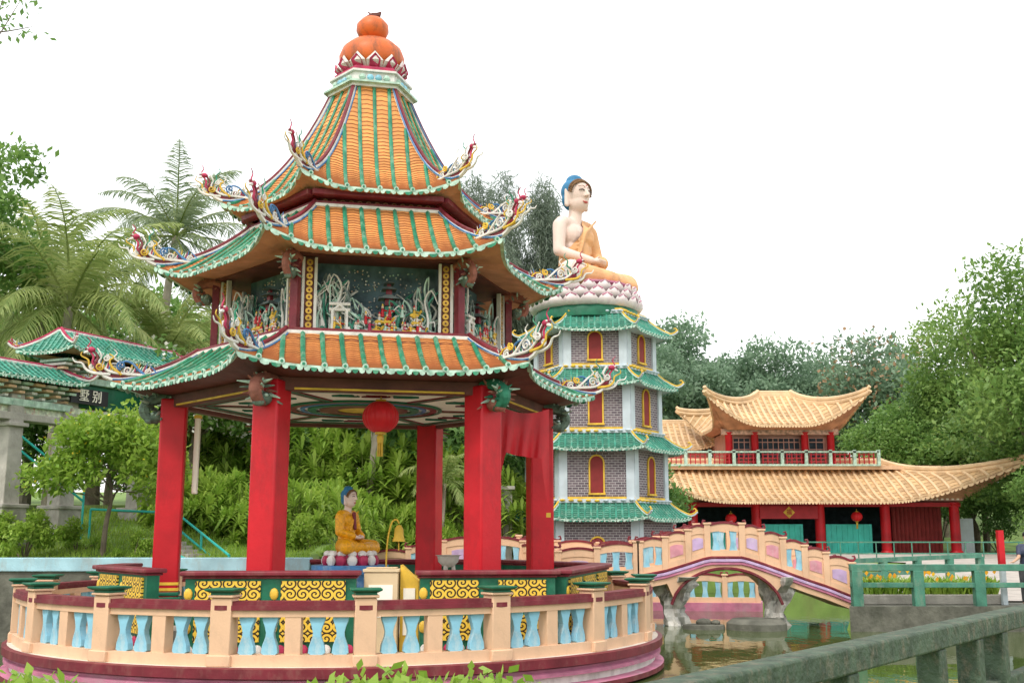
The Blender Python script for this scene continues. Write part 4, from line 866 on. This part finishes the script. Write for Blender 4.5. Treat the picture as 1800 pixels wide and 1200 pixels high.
for (x0,x1) in ((-2.9,-.6),(-.1,.7),(-4.2,-3.3)):
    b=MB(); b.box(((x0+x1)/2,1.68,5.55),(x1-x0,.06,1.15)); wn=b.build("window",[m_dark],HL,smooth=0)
    b=MB(); n=int((x1-x0)/.28)
    for i in range(n+1): b.box((x0+(x1-x0)*i/n,1.63,5.55),(.04,.04,1.15))
    for z in (5.0,5.5,5.9,6.12): b.box(((x0+x1)/2,1.62,z),(x1-x0+.1,.04,.05))
    b.build("window_frame",[m_hallwall],wn,smooth=0)
for px in (-4.5,-3.1,-.4,1.0):
    b=MB(); b.lathe([(.2,4.6),(.2,6.3),(.26,6.4)],(px,1.3,0),0,12); b.build("upper_column",[m_red],HL)
b=MB(); b.box((-1.75,1.3,6.42),(6.3,.35,.3)); b.build("upper_lintel",[M("painted_lintel",(.6,.38,.3),.6,.5,6)],HL)
b=MB(); x0,x1=-8.2,3.4
b.box(((x0+x1)/2,.9,4.62),(x1-x0,.14,.1),1); b.box(((x0+x1)/2,.9,5.32),(x1-x0,.2,.09),1)
n=int((x1-x0)/1.25)
for i in range(n+1): b.box((x0+(x1-x0)*i/n,.9,5.0),(.16,.2,.86),1)
for i in range(n):
    xa_=x0+(x1-x0)*i/n; w_=(x1-x0)/n
    for f in (.2,.4,.6,.8): b.box((xa_+w_*f,.9,4.97),(.05,.08,.6),0)
    for z in (4.8,5.0,5.18): b.box((xa_+w_/2,.9,z),(w_*.7,.07,.045),0)
b.build("balcony_railing",[m_redroof,m_trim],HL,smooth=0)
lantern((11.3,57.4,3.15),.28,"red lantern hanging from the ochre roofed hall eave")
lantern((17.8,57.4,3.25),.28,"red lantern hanging from the ochre roofed hall eave")
# ================================================================ GATE (left)
ga=math.atan2(.9,.43)
GT=thing("memorial_gate","grey stone memorial gate with green tiled roofs and painted brackets","gate",(-12.35,27.0,1.98),ga)
for x in (0,1.7,4.4):
    b=MB(); b.box((0,0,.15),(.85,.85,.6)); b.box((0,0,.7),(.72,.72,.56)); b.box((0,0,1.02),(.8,.8,.1)); b.tube([(0,0,1.05),(0,0,3.75)],[.33,.28],0,4,True); b.box((0,0,3.0),(.6,.6,.1)); b.build("column",[m_stone],GT,(x,0,0),bevel=.02)
def lit(b,x0,x1,z,mi=0): b.box(((x0+x1)/2,0,z),(x1-x0,.42,.18),mi)
m_fret=M("painted_floral_beam",(.5,.55,.42),.6,.5,9,dirt=.9,dirtcol=(.5,.12,.14),dscale=9)
b=MB(); lit(b,-1.0,1.7,3.2,0); lit(b,-1.0,1.7,3.55,1); lit(b,1.6,4.6,3.5,3); lit(b,1.6,4.6,4.35,1); b.box((3.0,0,3.95),(2.9,.16,.6),2); b.box((0.35,0,3.38),(2.5,.2,.2),3); b.build("crossbeam",[m_stone,m_trim,m_greenp,m_fret],GT,bevel=.02)
for rng,z in (((-1.1,1.5),3.7),((1.3,5.1),4.48)):
    k=int((rng[1]-rng[0])/.36)
    for i in range(k+1):
        x=rng[0]+(rng[1]-rng[0])*i/k; b=MB()
        for j in range(4): b.box((0,0,.1*j),(.1+.06*j,.4+.2*j,.06),(i+j)%3)
        b.build("bracket",[m_trim,m_peach,m_white],GT,(x,0,z),smooth=0)
rmg=[m_pinkred,m_white,m_trim]
roof(GT,rect(-1.6,1.6,-.7,.7),rect(-1.2,1.3,-.04,.04),4.12,4.52,1.15,.08,.1,.6,.18,6,.035,mt=m_gtile,mr=m_grib,name="side_roof",orn=orn_me,ornscale=.26,sof=(rect(-1.3,1.5,-.3,.3),4.1),ridgeM=rmg,hipr=.045,riser=m_greenp)
roof(GT,rect(.9,5.9,-.9,.9),rect(1.3,5.4,-.04,.04),4.97,5.55,1.15,.1,.14,.8,.18,7,.035,mt=m_gtile,mr=m_grib,name="main_roof",orn=orn_me,ornscale=.3,sof=(rect(1.2,5.4,-.35,.35),4.95),ridgeM=rmg,hipr=.045,riser=m_greenp)
b=MB(); b.box((2.1,-.34,3.9),(1.25,.06,.4)); sb=b.build("name_board",[m_black],GT,smooth=0)
text("墅 别",sb,(2.1,-.39,3.9),.34,m_cream)
# ================================================================ RAILINGS right / foreground
def beam(b,p0,p1,wd,ht,mi=0):
    p0=Vector(p0);p1=Vector(p1); t=(p1-p0).normalized(); s=Vector((-t.y,t.x,0)).normalized()*wd/2; u=Vector((0,0,ht/2))
    b.add([p0-s-u,p0+s-u,p0+s+u,p0-s+u,p1-s-u,p1+s-u,p1+s+u,p1-s+u],[(0,1,2,3),(7,6,5,4),(0,3,7,4),(1,5,6,2),(3,2,6,7),(0,4,5,1)],mi)
NR=thing("concrete_railing","mossy dark green concrete railing along the near walkway","railing",(0,0,0))
dv=Vector((4.62,6.1,0)).normalized(); s0=Vector((.87,6.0,0))-dv*4; 
b=MB(); beam(b,s0+Vector((0,0,1.46)),s0+dv*16+Vector((0,0,1.46)),.22,.18); b.build("top_rail",[m_moss],NR,bevel=.02)
b=MB(); beam(b,s0+Vector((0,0,.86)),s0+dv*16+Vector((0,0,.86)),.12,.14); b.build("lower_rail",[m_moss],NR,bevel=.015)
for k,i in enumerate([.3,2.3,4.3,6.3,8.35,9.5,10.4,12.4,14.4]):
    p=s0+dv*i; b=MB(); b.box((p.x,p.y,.96),(.2,.2,.82),0,math.atan2(dv.y,dv.x)); b.build("post",[m_moss],NR,bevel=.015)
QR=thing("green_railing","green painted concrete railing on the quay edge beside the planter","railing",(0,0,0))
b=MB(); beam(b,(8.3,27.55,1.52),(20,27.55,1.52),.2,.16); b.build("top_rail",[m_railgreen],QR,bevel=.015)
b=MB(); beam(b,(8.3,27.55,1.1),(20,27.55,1.1),.12,.12); b.build("middle_rail",[m_railgreen],QR,bevel=.01)
for x in (8.45,9.95,11.45,12.95,14.45,16): b=MB(); b.box((x,27.55,1.02),(.26,.22,.86)); b.build("post",[m_railgreen],QR,bevel=.015)
QS=thing("green_railing","green painted concrete railing along the far side of the quay","railing",(0,0,0))
b=MB(); beam(b,(8.9,29.8,1.62),(14.0,33.5,1.7),.16,.12); b.build("top_rail",[m_railgreen],QS)
b=MB(); beam(b,(8.9,29.8,1.25),(14,33.5,1.3),.1,.1); b.build("middle_rail",[m_railgreen],QS)
for i in range(5): f=i/4; b=MB(); b.box((8.9+5.1*f,29.8+3.7*f,1.2),(.2,.2,.95)); b.build("post",[m_railgreen],QS)
e=thing("low_fence","long low dark green fence crossing the plaza before the hall","fence",(0,0,0))
for z in (2.0,1.5): b=MB(); beam(b,(11.5,50,z),(30,50,z),.06,.06); b.build("rail",[m_railgreen],e)
for i in range(24): b=MB(); b.tube([(11.5+i*.8,50,1.1),(11.5+i*.8,50,2.0)],.03,0,5); b.build("post",[m_railgreen],e)
PL=thing("planter","low grey planter bed with strap leaves and orange flowers","planter",(10.6,28.6,.6))
b=MB(); b.box((0,0,.12),(3.6,.9,.24)); b.build("kerb",[m_stone],PL,bevel=.02)
e=thing("marker_post","slim red post with grey base standing by the quay railing","post",(12.25,28.0,.6))
b=MB(); b.box((0,0,1.35),(.14,.14,.95)); b.build("red_top",[m_red],e); b=MB(); b.box((0,0,.44),(.12,.12,.88)); b.build("shaft",[m_pilaster],e)
# ================================================================ teal stair handrails
TR_=thing("stair_handrail","teal tubular handrails beside the garden steps","handrail",(0,0,0))
for (p0,p1) in (((-8.45,28.0,2.85),(-6.45,25.5,1.85)),((-8.45,28.0,2.5),(-6.45,25.5,1.5)),((-9.0,26.8,2.25),(-7.35,25.4,1.75)),((-10.7,28.2,2.95),(-8.45,28.0,2.85)),((-12.3,26.9,4.9),(-10.9,28.2,3.5)),((-12.3,26.9,4.55),(-10.9,28.2,3.15))): b=MB(); b.tube([p0,p1],.03,0,6); b.build("rail",[m_teal],TR_)
for (x,y,z) in ((-8.45,28.0,2.85),(-7.45,26.75,2.35),(-6.45,25.5,1.85),(-9.0,26.8,2.25),(-7.35,25.4,1.75),(-10.7,28.2,2.95),(-10.9,28.2,3.5)): b=MB(); b.tube([(x,y,z),(x,y,1.4)],.03,0,6); b.build("post",[m_teal],TR_)
ST=MB()
for i in range(7): ST.box((-7.3-.25*i,25.6+.35*i,1.6+.09*i),(1.3,.45,.2),0,R(-40))
o=ST.build("garden_steps",[m_stone]); tag(o,"grey stone garden steps climbing the grass bank","steps")
# ================================================================ VEGETATION
def qmesh(name,V,mats,mi=None):
    n=len(V); me=bpy.data.meshes.new(name); me.vertices.add(4*n); me.vertices.foreach_set('co',np.ascontiguousarray(V,dtype=np.float32).ravel())
    me.loops.add(4*n); me.loops.foreach_set('vertex_index',np.arange(4*n,dtype=np.int32)); me.polygons.add(n); me.polygons.foreach_set('loop_start',np.arange(0,4*n,4,dtype=np.int32))
    for m in mats: me.materials.append(m)
    if mi is not None: me.polygons.foreach_set('material_index',np.asarray(mi,dtype=np.int32))
    me.update(calc_edges=True); me.validate(); return me
def leaves(cl,n,size,rng,aspect=.5,droop=0.0,shell=.45):
    cl=np.array(cl,dtype=float); w_=(cl[:,3]*cl[:,4]+cl[:,4]*cl[:,5]); w_/=w_.sum(); idx=rng.choice(len(cl),n,p=w_); c=cl[idx]
    d=rng.normal(size=(n,3)); d/=np.linalg.norm(d,axis=1)[:,None]; r=shell+(1-shell)*rng.random(n)**.6
    r*=1+.15*rng.normal(size=n); pos=c[:,:3]+d*c[:,3:6]*r[:,None]
    ax=rng.normal(size=(n,3))*.8+d*.7; ax[:,2]-=droop; ax/=np.linalg.norm(ax,axis=1)[:,None]
    up=rng.normal(size=(n,3))*.5+np.array([0,0,1.0]); sd=np.cross(ax,up); sd/=np.linalg.norm(sd,axis=1)[:,None]+1e-9
    s=size*(.6+.8*rng.random(n))[:,None]
    return np.stack([pos-ax*s*.5,pos+sd*s*aspect*.5,pos+ax*s*.5,pos-sd*s*aspect*.5],axis=1)
def blob_clusters(rng,n,rx,rz,cz,sub=(.28,.42),flat=.75,lobes=1.0):
    out_=[]
    for i in range(n):
        d=rng.normal(size=3); d/=np.linalg.norm(d); 
        if d[2]<-.5: d[2]*=-.5
        k=(.45+.5*rng.random())*lobes; r=rx*(sub[0]+(sub[1]-sub[0])*rng.random())
        out_.append((d[0]*rx*k,d[1]*rx*k,cz+d[2]*rz*k,r,r,r*flat))
    return out_
def tree(label,height,rx,rz,seed,leafm,n=7000,size=.3,cat="tree",ncl=26,trunk_r=.25,bark=None,name="broadleaf_tree",aspect=.5,droop=0,extra=None,flat=.75,sub=(.28,.42),bend=.2):
    rng=np.random.default_rng(seed); cz=height-rz; cl=blob_clusters(rng,ncl,rx,rz,cz,flat=flat,sub=sub)
    e=thing(name,label,cat)
    b=MB(); rn=random.Random(seed); tz=cz-rz*.55
    main=smooth_path([(0,0,-.3),(rn.uniform(-.1,.1)*rx*.4,rn.uniform(-.1,.1),tz*.5),(rn.uniform(-bend,bend)*rx*.4,0,tz),(0,0,cz)],4); b.tube(main,taper(len(main),trunk_r,trunk_r*.35),0,8)
    for c in cl[::2]:
        st=main[int(len(main)*rn.uniform(.5,.95))]; mid=(st+Vector(c[:3]))/2+Vector((0,0,-.08*rx)); q=smooth_path([st,mid,Vector(c[:3])],3); b.tube(q,taper(len(q),trunk_r*.3,trunk_r*.06),0,5)
    b.build("trunk",[bark or m_bark],e)
    V=leaves(cl,n,size,rng,aspect,droop); mats=[leafm]; mi=None
    if extra:
        m2,cnt,sz=extra; V2=leaves(cl,cnt,sz,rng,.9,0,.9); mi=[0]*len(V)+[1]*len(V2); V=np.concatenate([V,V2]); mats=[leafm,m2]
    obj("crown",qmesh("crown",V,mats,mi),e); return e
def place(e,x,y,z=None,rz=0,s=1.0): e.location=(x,y,gh(x,y) if z is None else z); e.rotation_euler=(0,0,rz); e.scale=(s,)*3 if not isinstance(s,tuple) else s
def palm(label,h,L,nf,seed,lm,name="coconut_palm",cat="palm tree",lean=.5,trunk_r=.16,leafw=.03,leafl=.75,per=34,up=78,down=-35,sag=1.0,ldrop=.5):
    rn=random.Random(seed); e=thing(name,label,cat); b=MB(); top=Vector((lean,lean*.3,h))
    if trunk_r>0:
        q=smooth_path([(0,0,-.3),(lean*.2,0,h*.4),(lean*.6,lean*.1,h*.75),top],5); b.tube(q,taper(len(q),trunk_r*1.3,trunk_r*.8),0,8); b.build("trunk",[m_pbark],e)
    V=[];RB=MB()
    for i in range(nf):
        az=2*math.pi*(i*.382)+rn.uniform(-.3,.3); el=R(up+(down-up)*(i/nf)**1.1+rn.uniform(-8,8)); LL=L*rn.uniform(.8,1.08)
        p=top.copy(); pts=[p.copy()]; e_=el; st=LL/12
        for k in range(12):
            p=p+Vector((math.cos(az)*math.cos(e_),math.sin(az)*math.cos(e_),math.sin(e_)))*st; pts.append(p.copy()); e_-=R(sag*(3.5+k*1.1)*(1 if e_>-1.3 else 0))
        RB.tube(pts,taper(13,.035*L/3.5,.008),0,4)
        for k in range(per):
            u=.1+.9*k/per; f=u*12; a=int(min(f,11)); P=pts[a].lerp(pts[a+1],f-a); T=(pts[a+1]-pts[a]).normalized(); sd=T.cross(Vector((0,0,1))); 
            if sd.length<.05: sd=Vector((math.sin(az),-math.cos(az),0))
            sd.normalize(); ll=leafl*(math.sin(math.pi*min(1,.18+u*.82))**.7)*rn.uniform(.7,1.15)
            for s in (-1,1):
                if rn.random()<.08: continue
                dr=(sd*s*.8+T*rn.uniform(.5,.9)+Vector((0,0,-.1-ldrop*rn.random()))).normalized(); mid=P+dr*ll*.5; tip=P+dr*ll*.95+Vector((0,0,-rn.uniform(.1,.1+ldrop*.5)*ll)); wv=T*leafw
                V.append([P-wv*.5,P+wv*.5,mid+wv*.6,mid-wv*.6]); V.append([mid-wv*.6,mid+wv*.6,tip+wv*.08,tip-wv*.08])
    RB.build("frond_stalk",[L_palm],e)
    obj("crown",qmesh("crown",np.array([[tuple(q) for q in f] for f in V]),[lm]),e); return e
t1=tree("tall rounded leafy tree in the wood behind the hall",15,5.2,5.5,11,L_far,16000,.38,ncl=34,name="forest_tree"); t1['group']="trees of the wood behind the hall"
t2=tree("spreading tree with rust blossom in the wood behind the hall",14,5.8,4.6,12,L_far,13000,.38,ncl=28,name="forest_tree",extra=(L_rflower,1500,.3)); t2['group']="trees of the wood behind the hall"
t3=tree("dense green leafy tree in the wood behind the garden",13,4.6,5.2,13,L_mid,14000,.32,ncl=30,name="forest_tree"); t3['group']="trees of the wood behind the garden"
place(t1,15.5,84,1.5); place(t2,27.5,80,1.5,1.0,1.04); place(t3,-6,62,2.5)
rn=random.Random(5)
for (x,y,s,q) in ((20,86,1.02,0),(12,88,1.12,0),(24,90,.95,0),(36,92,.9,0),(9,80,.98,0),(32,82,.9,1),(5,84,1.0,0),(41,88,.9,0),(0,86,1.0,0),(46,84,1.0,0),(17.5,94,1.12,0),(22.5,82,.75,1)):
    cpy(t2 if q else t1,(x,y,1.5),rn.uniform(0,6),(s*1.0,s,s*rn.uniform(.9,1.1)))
for (x,y,s) in ((-11,58,.85),(-17,56,.95),(-24,60,1.1),(-31,62,1.1),(0,66,.95),(-37,56,1.1),(-14,50,.66),(-21,46,.72),(6,70,.8),(-3,50,.5),(2,56,.55),(-9,46,.5),(-17.5,48,.7)):
    cpy(t3,(x,y,2.3),rn.uniform(0,6),(s,s,s*rn.uniform(.9,1.1)))
tr=tree("tall green leafy tree standing beside the plaza",16.5,5.6,8.2,21,L_rt,32000,.3,ncl=56,trunk_r=.26,name="rain_tree",bend=.05); place(tr,27.2,54,1.3,1.1)
tr2=tree("medium leafy tree with airy crown behind the hall corner",10.5,3.8,4.8,22,L_mid,14000,.26,ncl=32,name="rain_tree"); place(tr2,29.0,60,1.3)
for (x,y,z,r_,s) in ((24.6,68,1.3,2.0,(1.1,1.1,.95)),(33,58,1.3,1.0,(1.3,1.3,1.2)),(27.4,56.5,1.1,4.0,(1.0,1.0,.72)),(29,70,1.1,3.0,(1.3,1.3,1.15)),(24.6,50.0,.3,5.0,(.6,.6,.6)),(26.5,64,1.2,.6,(1.1,1.1,.85))): cpy(tr2,(x,y,z),r_,s)
cpy(tr,(31.5,57,1.3),2.4,(.95,.95,1.0)); cpy(tr,(28.5,67,1.3),4.4,(.9,.9,.9))
cs=tree("tall feathery grey green casuarina tree behind the pavilion",21.5,2.9,8.5,31,L_cas,30000,.5,ncl=56,name="casuarina_tree",aspect=.11,droop=.9,flat=1.7,sub=(.2,.32)); place(cs,-1.5,60,1.5)
cpy(cs,(2.3,61,1.5),2.0,(.85,.85,.98)); cpy(cs,(.3,64,1.5),1.0,(.9,.9,.95))
fl=tree("leafy tree with overhanging boughs beyond the gate",12.5,2.6,3.4,41,L_mid,6000,.26,ncl=18,name="overhanging_tree"); place(fl,-16.2,30.5,1.9)
tw=tree("sparse twiggy tree with thin bare branches overhead",18,2.4,3.2,42,L_dark,700,.2,ncl=26,name="twiggy_tree",trunk_r=.14); place(tw,-15.5,28.5,1.9)
lt=tree("leaning pale trunked tree among the shrubs behind the pavilion",6.2,1.6,1.4,43,L_mid,2500,.22,ncl=12,name="leaning_tree",trunk_r=.16,bark=m_pbark); place(lt,-4.6,34.5,1.5); lt.rotation_euler=(0,R(6),0)
p1=palm("tall coconut palm with grey green arching fronds above the garden",10.4,4.3,26,51,L_palmd,per=64,leafl=.85,leafw=.042,sag=.8,ldrop=.4); place(p1,-13.2,40,3.0)
p2=palm("coconut palm with long yellow green fronds behind the gate",6.4,4.6,28,52,L_palm,per=60,leafl=1.0,leafw=.048,lean=.2,sag=.75); place(p2,-13.4,32,2.6)
p3=palm("coconut palm with drooping bright fronds beside the frangipani",5.0,3.9,26,53,L_palm,per=56,leafl=.85,leafw=.045,lean=.2,sag=.8); place(p3,-11.4,35.0,3.0)
p4=palm("shaggy palm with hanging dry fronds near the gate",8.0,4.2,30,54,L_palm,per=56,leafl=.9,leafw=.045,down=-70,lean=.1,sag=.8); place(p4,-15.6,35.5,2.8)
p5=palm("small palm with bright drooping fronds by the pond shrubs",2.6,1.7,14,55,L_palm,per=30,leafl=.45,leafw=.035,trunk_r=.07,lean=.1,name="areca_palm"); place(p5,-2.2,34.6,1.3)
fr_=tree("spreading frangipani tree dotted with white blossom",4.6,2.5,1.5,61,L_mid,8000,.24,ncl=24,name="frangipani_tree",extra=(L_flower,1600,.14),cat="tree"); place(fr_,-9.6,33,3.0)
cpy(fr_,(-12.8,33.8,3.2),1.6,1.05)
yt=tree("small bright green tree with yellow blossom on the grass bank",3.6,1.65,1.4,62,L_bright,9000,.16,ncl=30,name="flowering_tree",trunk_r=.08,extra=(L_yel,260,.06)); place(yt,-9.6,26.2,1.75)
def shrub(label,rx,rz,seed,lm,n,size,name="shrub",aspect=.4,extra=None,ncl=10,droop=0):
    rng=np.random.default_rng(seed); cl=blob_clusters(rng,ncl,rx,rz,rz*.7,sub=(.35,.5)); e=thing(name,label,"shrub"); V=leaves(cl,n,size,rng,aspect,droop,.3); mi=None;mats=[lm]
    if extra: m2,cnt,sz=extra; V2=leaves(cl,cnt,sz,rng,.9,0,.95); mi=[0]*len(V)+[1]*len(V2); V=np.concatenate([V,V2]); mats.append(m2)
    obj("foliage",qmesh("foliage",V,mats,mi),e); b=MB()
    for c in cl[:5]: b.tube([(0,0,-.1),(c[0]*.4,c[1]*.4,c[2]*.5),c[:3]],[.03,.02,.01],0,5)
    b.build("stem",[m_bark],e); return e
def fanpalm(label,rx,rz,seed,n=60):
    rn=random.Random(seed); e=thing("lady_palm",label,"palm shrub"); V=[];b=MB()
    for i in range(n):
        a=rn.uniform(0,6.28); r=rx*math.sqrt(rn.random()); z=rz*(1-.55*(r/rx)**2)*rn.uniform(.35,1.05); c=Vector((r*math.cos(a),r*math.sin(a),z)); b.tube([(c.x*.6,c.y*.6,0),(c.x*.8,c.y*.8,z*.6),c],.012,0,4)
        out_=Vector((math.cos(a),math.sin(a),.4)).normalized(); s1=out_.cross(Vector((0,0,1))).normalized(); s2=s1.cross(out_)
        for k in range(11):
            t=R(-120+24*k); d=(out_*(.35)+s1*math.sin(t)*.9+s2*math.cos(t)*.75).normalized(); L=rn.uniform(.36,.5); sd=d.cross(Vector((0,0,1)));
            if sd.length<.05: sd=Vector((1,0,0))
            sd=sd.normalized()*.045; m=c+d*L*.55; tp=c+d*L+Vector((0,0,-.1))
            V.append([c-sd*.3,c+sd*.3,m+sd,m-sd]); V.append([m-sd,m+sd,tp+sd*.1,tp-sd*.1])
    b.build("stem",[L_palm],e); obj("foliage",qmesh("foliage",np.array([[tuple(q) for q in f] for f in V]),[L_bright]),e); return e
fp=fanpalm("clump of bright fan leaved lady palm behind the pavilion",1.5,2.0,71,200); fp['group']="lady palm clumps"; place(fp,-6.0,28.6,1.7)
for (x,y,z,s) in ((-5.2,30.2,1.7,1.0),(-4.1,34.2,1.3,1.1),(-2.6,34.8,1.25,.85),(-8.6,30.6,2.1,1.0),(-5.4,33.5,1.6,1.15),(-3.2,34.5,1.3,.95),(-7.3,29.6,2.0,.95),(-7.2,35.5,2.8,1.5),(-4.8,36.5,2.6,1.6),(-2.6,37.0,2.2,1.5),(-.4,38.5,1.6,1.5),(-9.3,34.8,3.0,1.3)): cpy(fp,(x,y,z),x*1.7,s)
s1=shrub("dense green shrub on the garden slope",2.2,2.6,72,L_dark,9000,.2); s1['group']="slope shrubs"; place(s1,-6.5,37.5,3.0)
for (x,y,z,s) in ((-10,36,3,1.1),(-2.5,40,1.5,1.6),(-5,40,2,1.9),(0,42,1.3,1.7),(-9,40,3,1.7),(-13,38,3,1.3),(-16,33,3,1.1),(1,47,1.2,1.5),(4.5,49,1.2,1.3),(-18,38,3,1.6),(-1,50,1.3,1.7),(-14.5,30,2.4,.8),(27,62,1.3,1.2),(31,60,1.3,1.6),(26,68,1.3,1.6)): cpy(s1,(x,y,z),x*2.1,s)
s2=shrub("low bright leafy shrub on the grass bank",.7,.7,73,L_bright,2200,.13); s2['group']="bank shrubs"; place(s2,-11.3,25.9,1.7)
for (x,y,z,s) in ((-12.3,26.4,1.8,.9),(-8.8,26.0,1.7,.6),(-10.4,26.8,1.9,.7),(-4.8,27,1.5,1.1),(-13.2,26,1.8,1.1)): cpy(s2,(x,y,z),x*2,s)
nf=shrub("glossy broad leaved plant at the near pond edge",.75,.38,74,L_bright,2200,.12,name="foreground_plant",aspect=.6,ncl=14); nf['group']="near pond edge plants"; place(nf,-.95,8.6,.5)
for (x,y,z,s) in ((-.15,8.8,.5,.95),(-3.9,8.7,.5,.95),(-3.2,8.3,.42,.8),(.2,8.2,.4,.6),(-4.4,8.5,.48,.8)): cpy(nf,(x,y,z),x*3,s)
V=[];rn=random.Random(9); mi=[]
for i in range(620):
    c=Vector((rn.uniform(-1.7,1.7),rn.uniform(-.35,.35),.22)); a=rn.uniform(0,6.28); h=rn.uniform(.25,.5); o_=Vector((math.cos(a),math.sin(a),0)); s=Vector((-o_.y,o_.x,0))*.03; m=c+o_*.1+Vector((0,0,h*.7)); t=c+o_*.28+Vector((0,0,h))
    V+= [[c-s,c+s,m+s,m-s],[m-s,m+s,t+s*.1,t-s*.1]]; mi+=[0,0]
    if i%16==0: q=t+Vector((0,0,.08)); V.append([q+Vector((-.05,0,0)),q+Vector((0,0,-.06)),q+Vector((.05,0,.02)),q+Vector((0,0,.07))]); mi.append(1)
obj("lilies",qmesh("lilies",np.array([[tuple(q) for q in f] for f in V]),[L_bright,L_yflower],mi),PL)
rng=np.random.default_rng(4); n=16000; x=rng.uniform(-16,-4.7,n); y=25.2+rng.random(n)**1.5*7; z=np.array([gh(a,c) for a,c in zip(x,y)]); h=rng.uniform(.05,.16,n); a=rng.uniform(0,6.28,n); dx=np.cos(a)*.015;dy=np.sin(a)*.015; lx_=rng.normal(size=n)*.04
P=np.stack([x,y,z],1); V=np.stack([P+np.stack([-dx,-dy,0*z],1),P+np.stack([dx,dy,0*z],1),P+np.stack([dx*.2+lx_,dy*.2,h],1),P+np.stack([-dx*.2+lx_,-dy*.2,h],1)],1)
o=obj("grass",qmesh("grass",V,[L_bright])); o['kind']='stuff'; o['label']="short green grass covering the bank"
# ================================================================ person at the right edge
e=thing("person","person in dark top leaning forearm on the green railing","person",(12.85,27.95,.6))
caps=[]
for s in (-1,1): caps+=[((s*.1,0,.9),(s*.11,0,.48),.1,.07),((s*.11,0,.48),(s*.11,.02,.08),.065,.045),((s*.11,.02,.05),(s*.11,-.14,.04),.045,.035)]
caps+=[((0,0,.92),(0,-.03,1.15),.15,.14),((-.06,-.04,1.3),(.06,-.04,1.3),.15,.15),((-.16,-.05,1.42),(.16,-.05,1.42),.07,.07),((0,-.05,1.4),(0,-.08,1.56),.06,.055)]
caps+=[((-.19,-.05,1.4),(-.28,-.2,1.16),.05,.04),((-.28,-.2,1.16),(-.5,-.36,1.05),.04,.028),((.19,-.05,1.4),(.26,-.2,1.15),.05,.04),((.26,-.2,1.15),(.05,-.36,1.05),.04,.028)]
for i in range(4): caps.append(((-.53,-.36+.02*(i-1.5),1.05),(-.62,-.37+.022*(i-1.5),1.03),.01,.008))
caps.append(((-.52,-.39,1.05),(-.57,-.42,1.05),.011,.009))
organic("body",caps,[((0,-.09,1.67),(.075,.09,.11)),((-.52,-.36,1.05),(.045,.04,.015))],.012,[M("person_skin",(.5,.3,.2))],e,smooth_it=1)
cp=[((0,0,.95),(0,-.03,1.15),.17,.16),((-.06,-.04,1.3),(.06,-.04,1.3),.17,.17),((-.16,-.05,1.41),(.16,-.05,1.41),.085,.085),((-.19,-.05,1.4),(-.25,-.15,1.24),.07,.06),((.19,-.05,1.4),(.25,-.15,1.24),.07,.06)]
organic("shirt",cp,[],.015,[M("dark_shirt",(.04,.05,.09))],e,smooth_it=2)
cp=[]
for s in (-1,1): cp+=[((s*.1,0,.92),(s*.11,0,.48),.12,.09),((s*.11,0,.48),(s*.11,.02,.12),.085,.065)]
organic("trousers",cp,[],.015,[M("grey_trousers",(.1,.1,.11))],e,smooth_it=2)
organic("hair",[],[((0,-.07,1.71),(.085,.095,.095))],.012,[m_black],e,[((0,-.13,1.69),(0,-1,-.6))],1)
print("DONE")
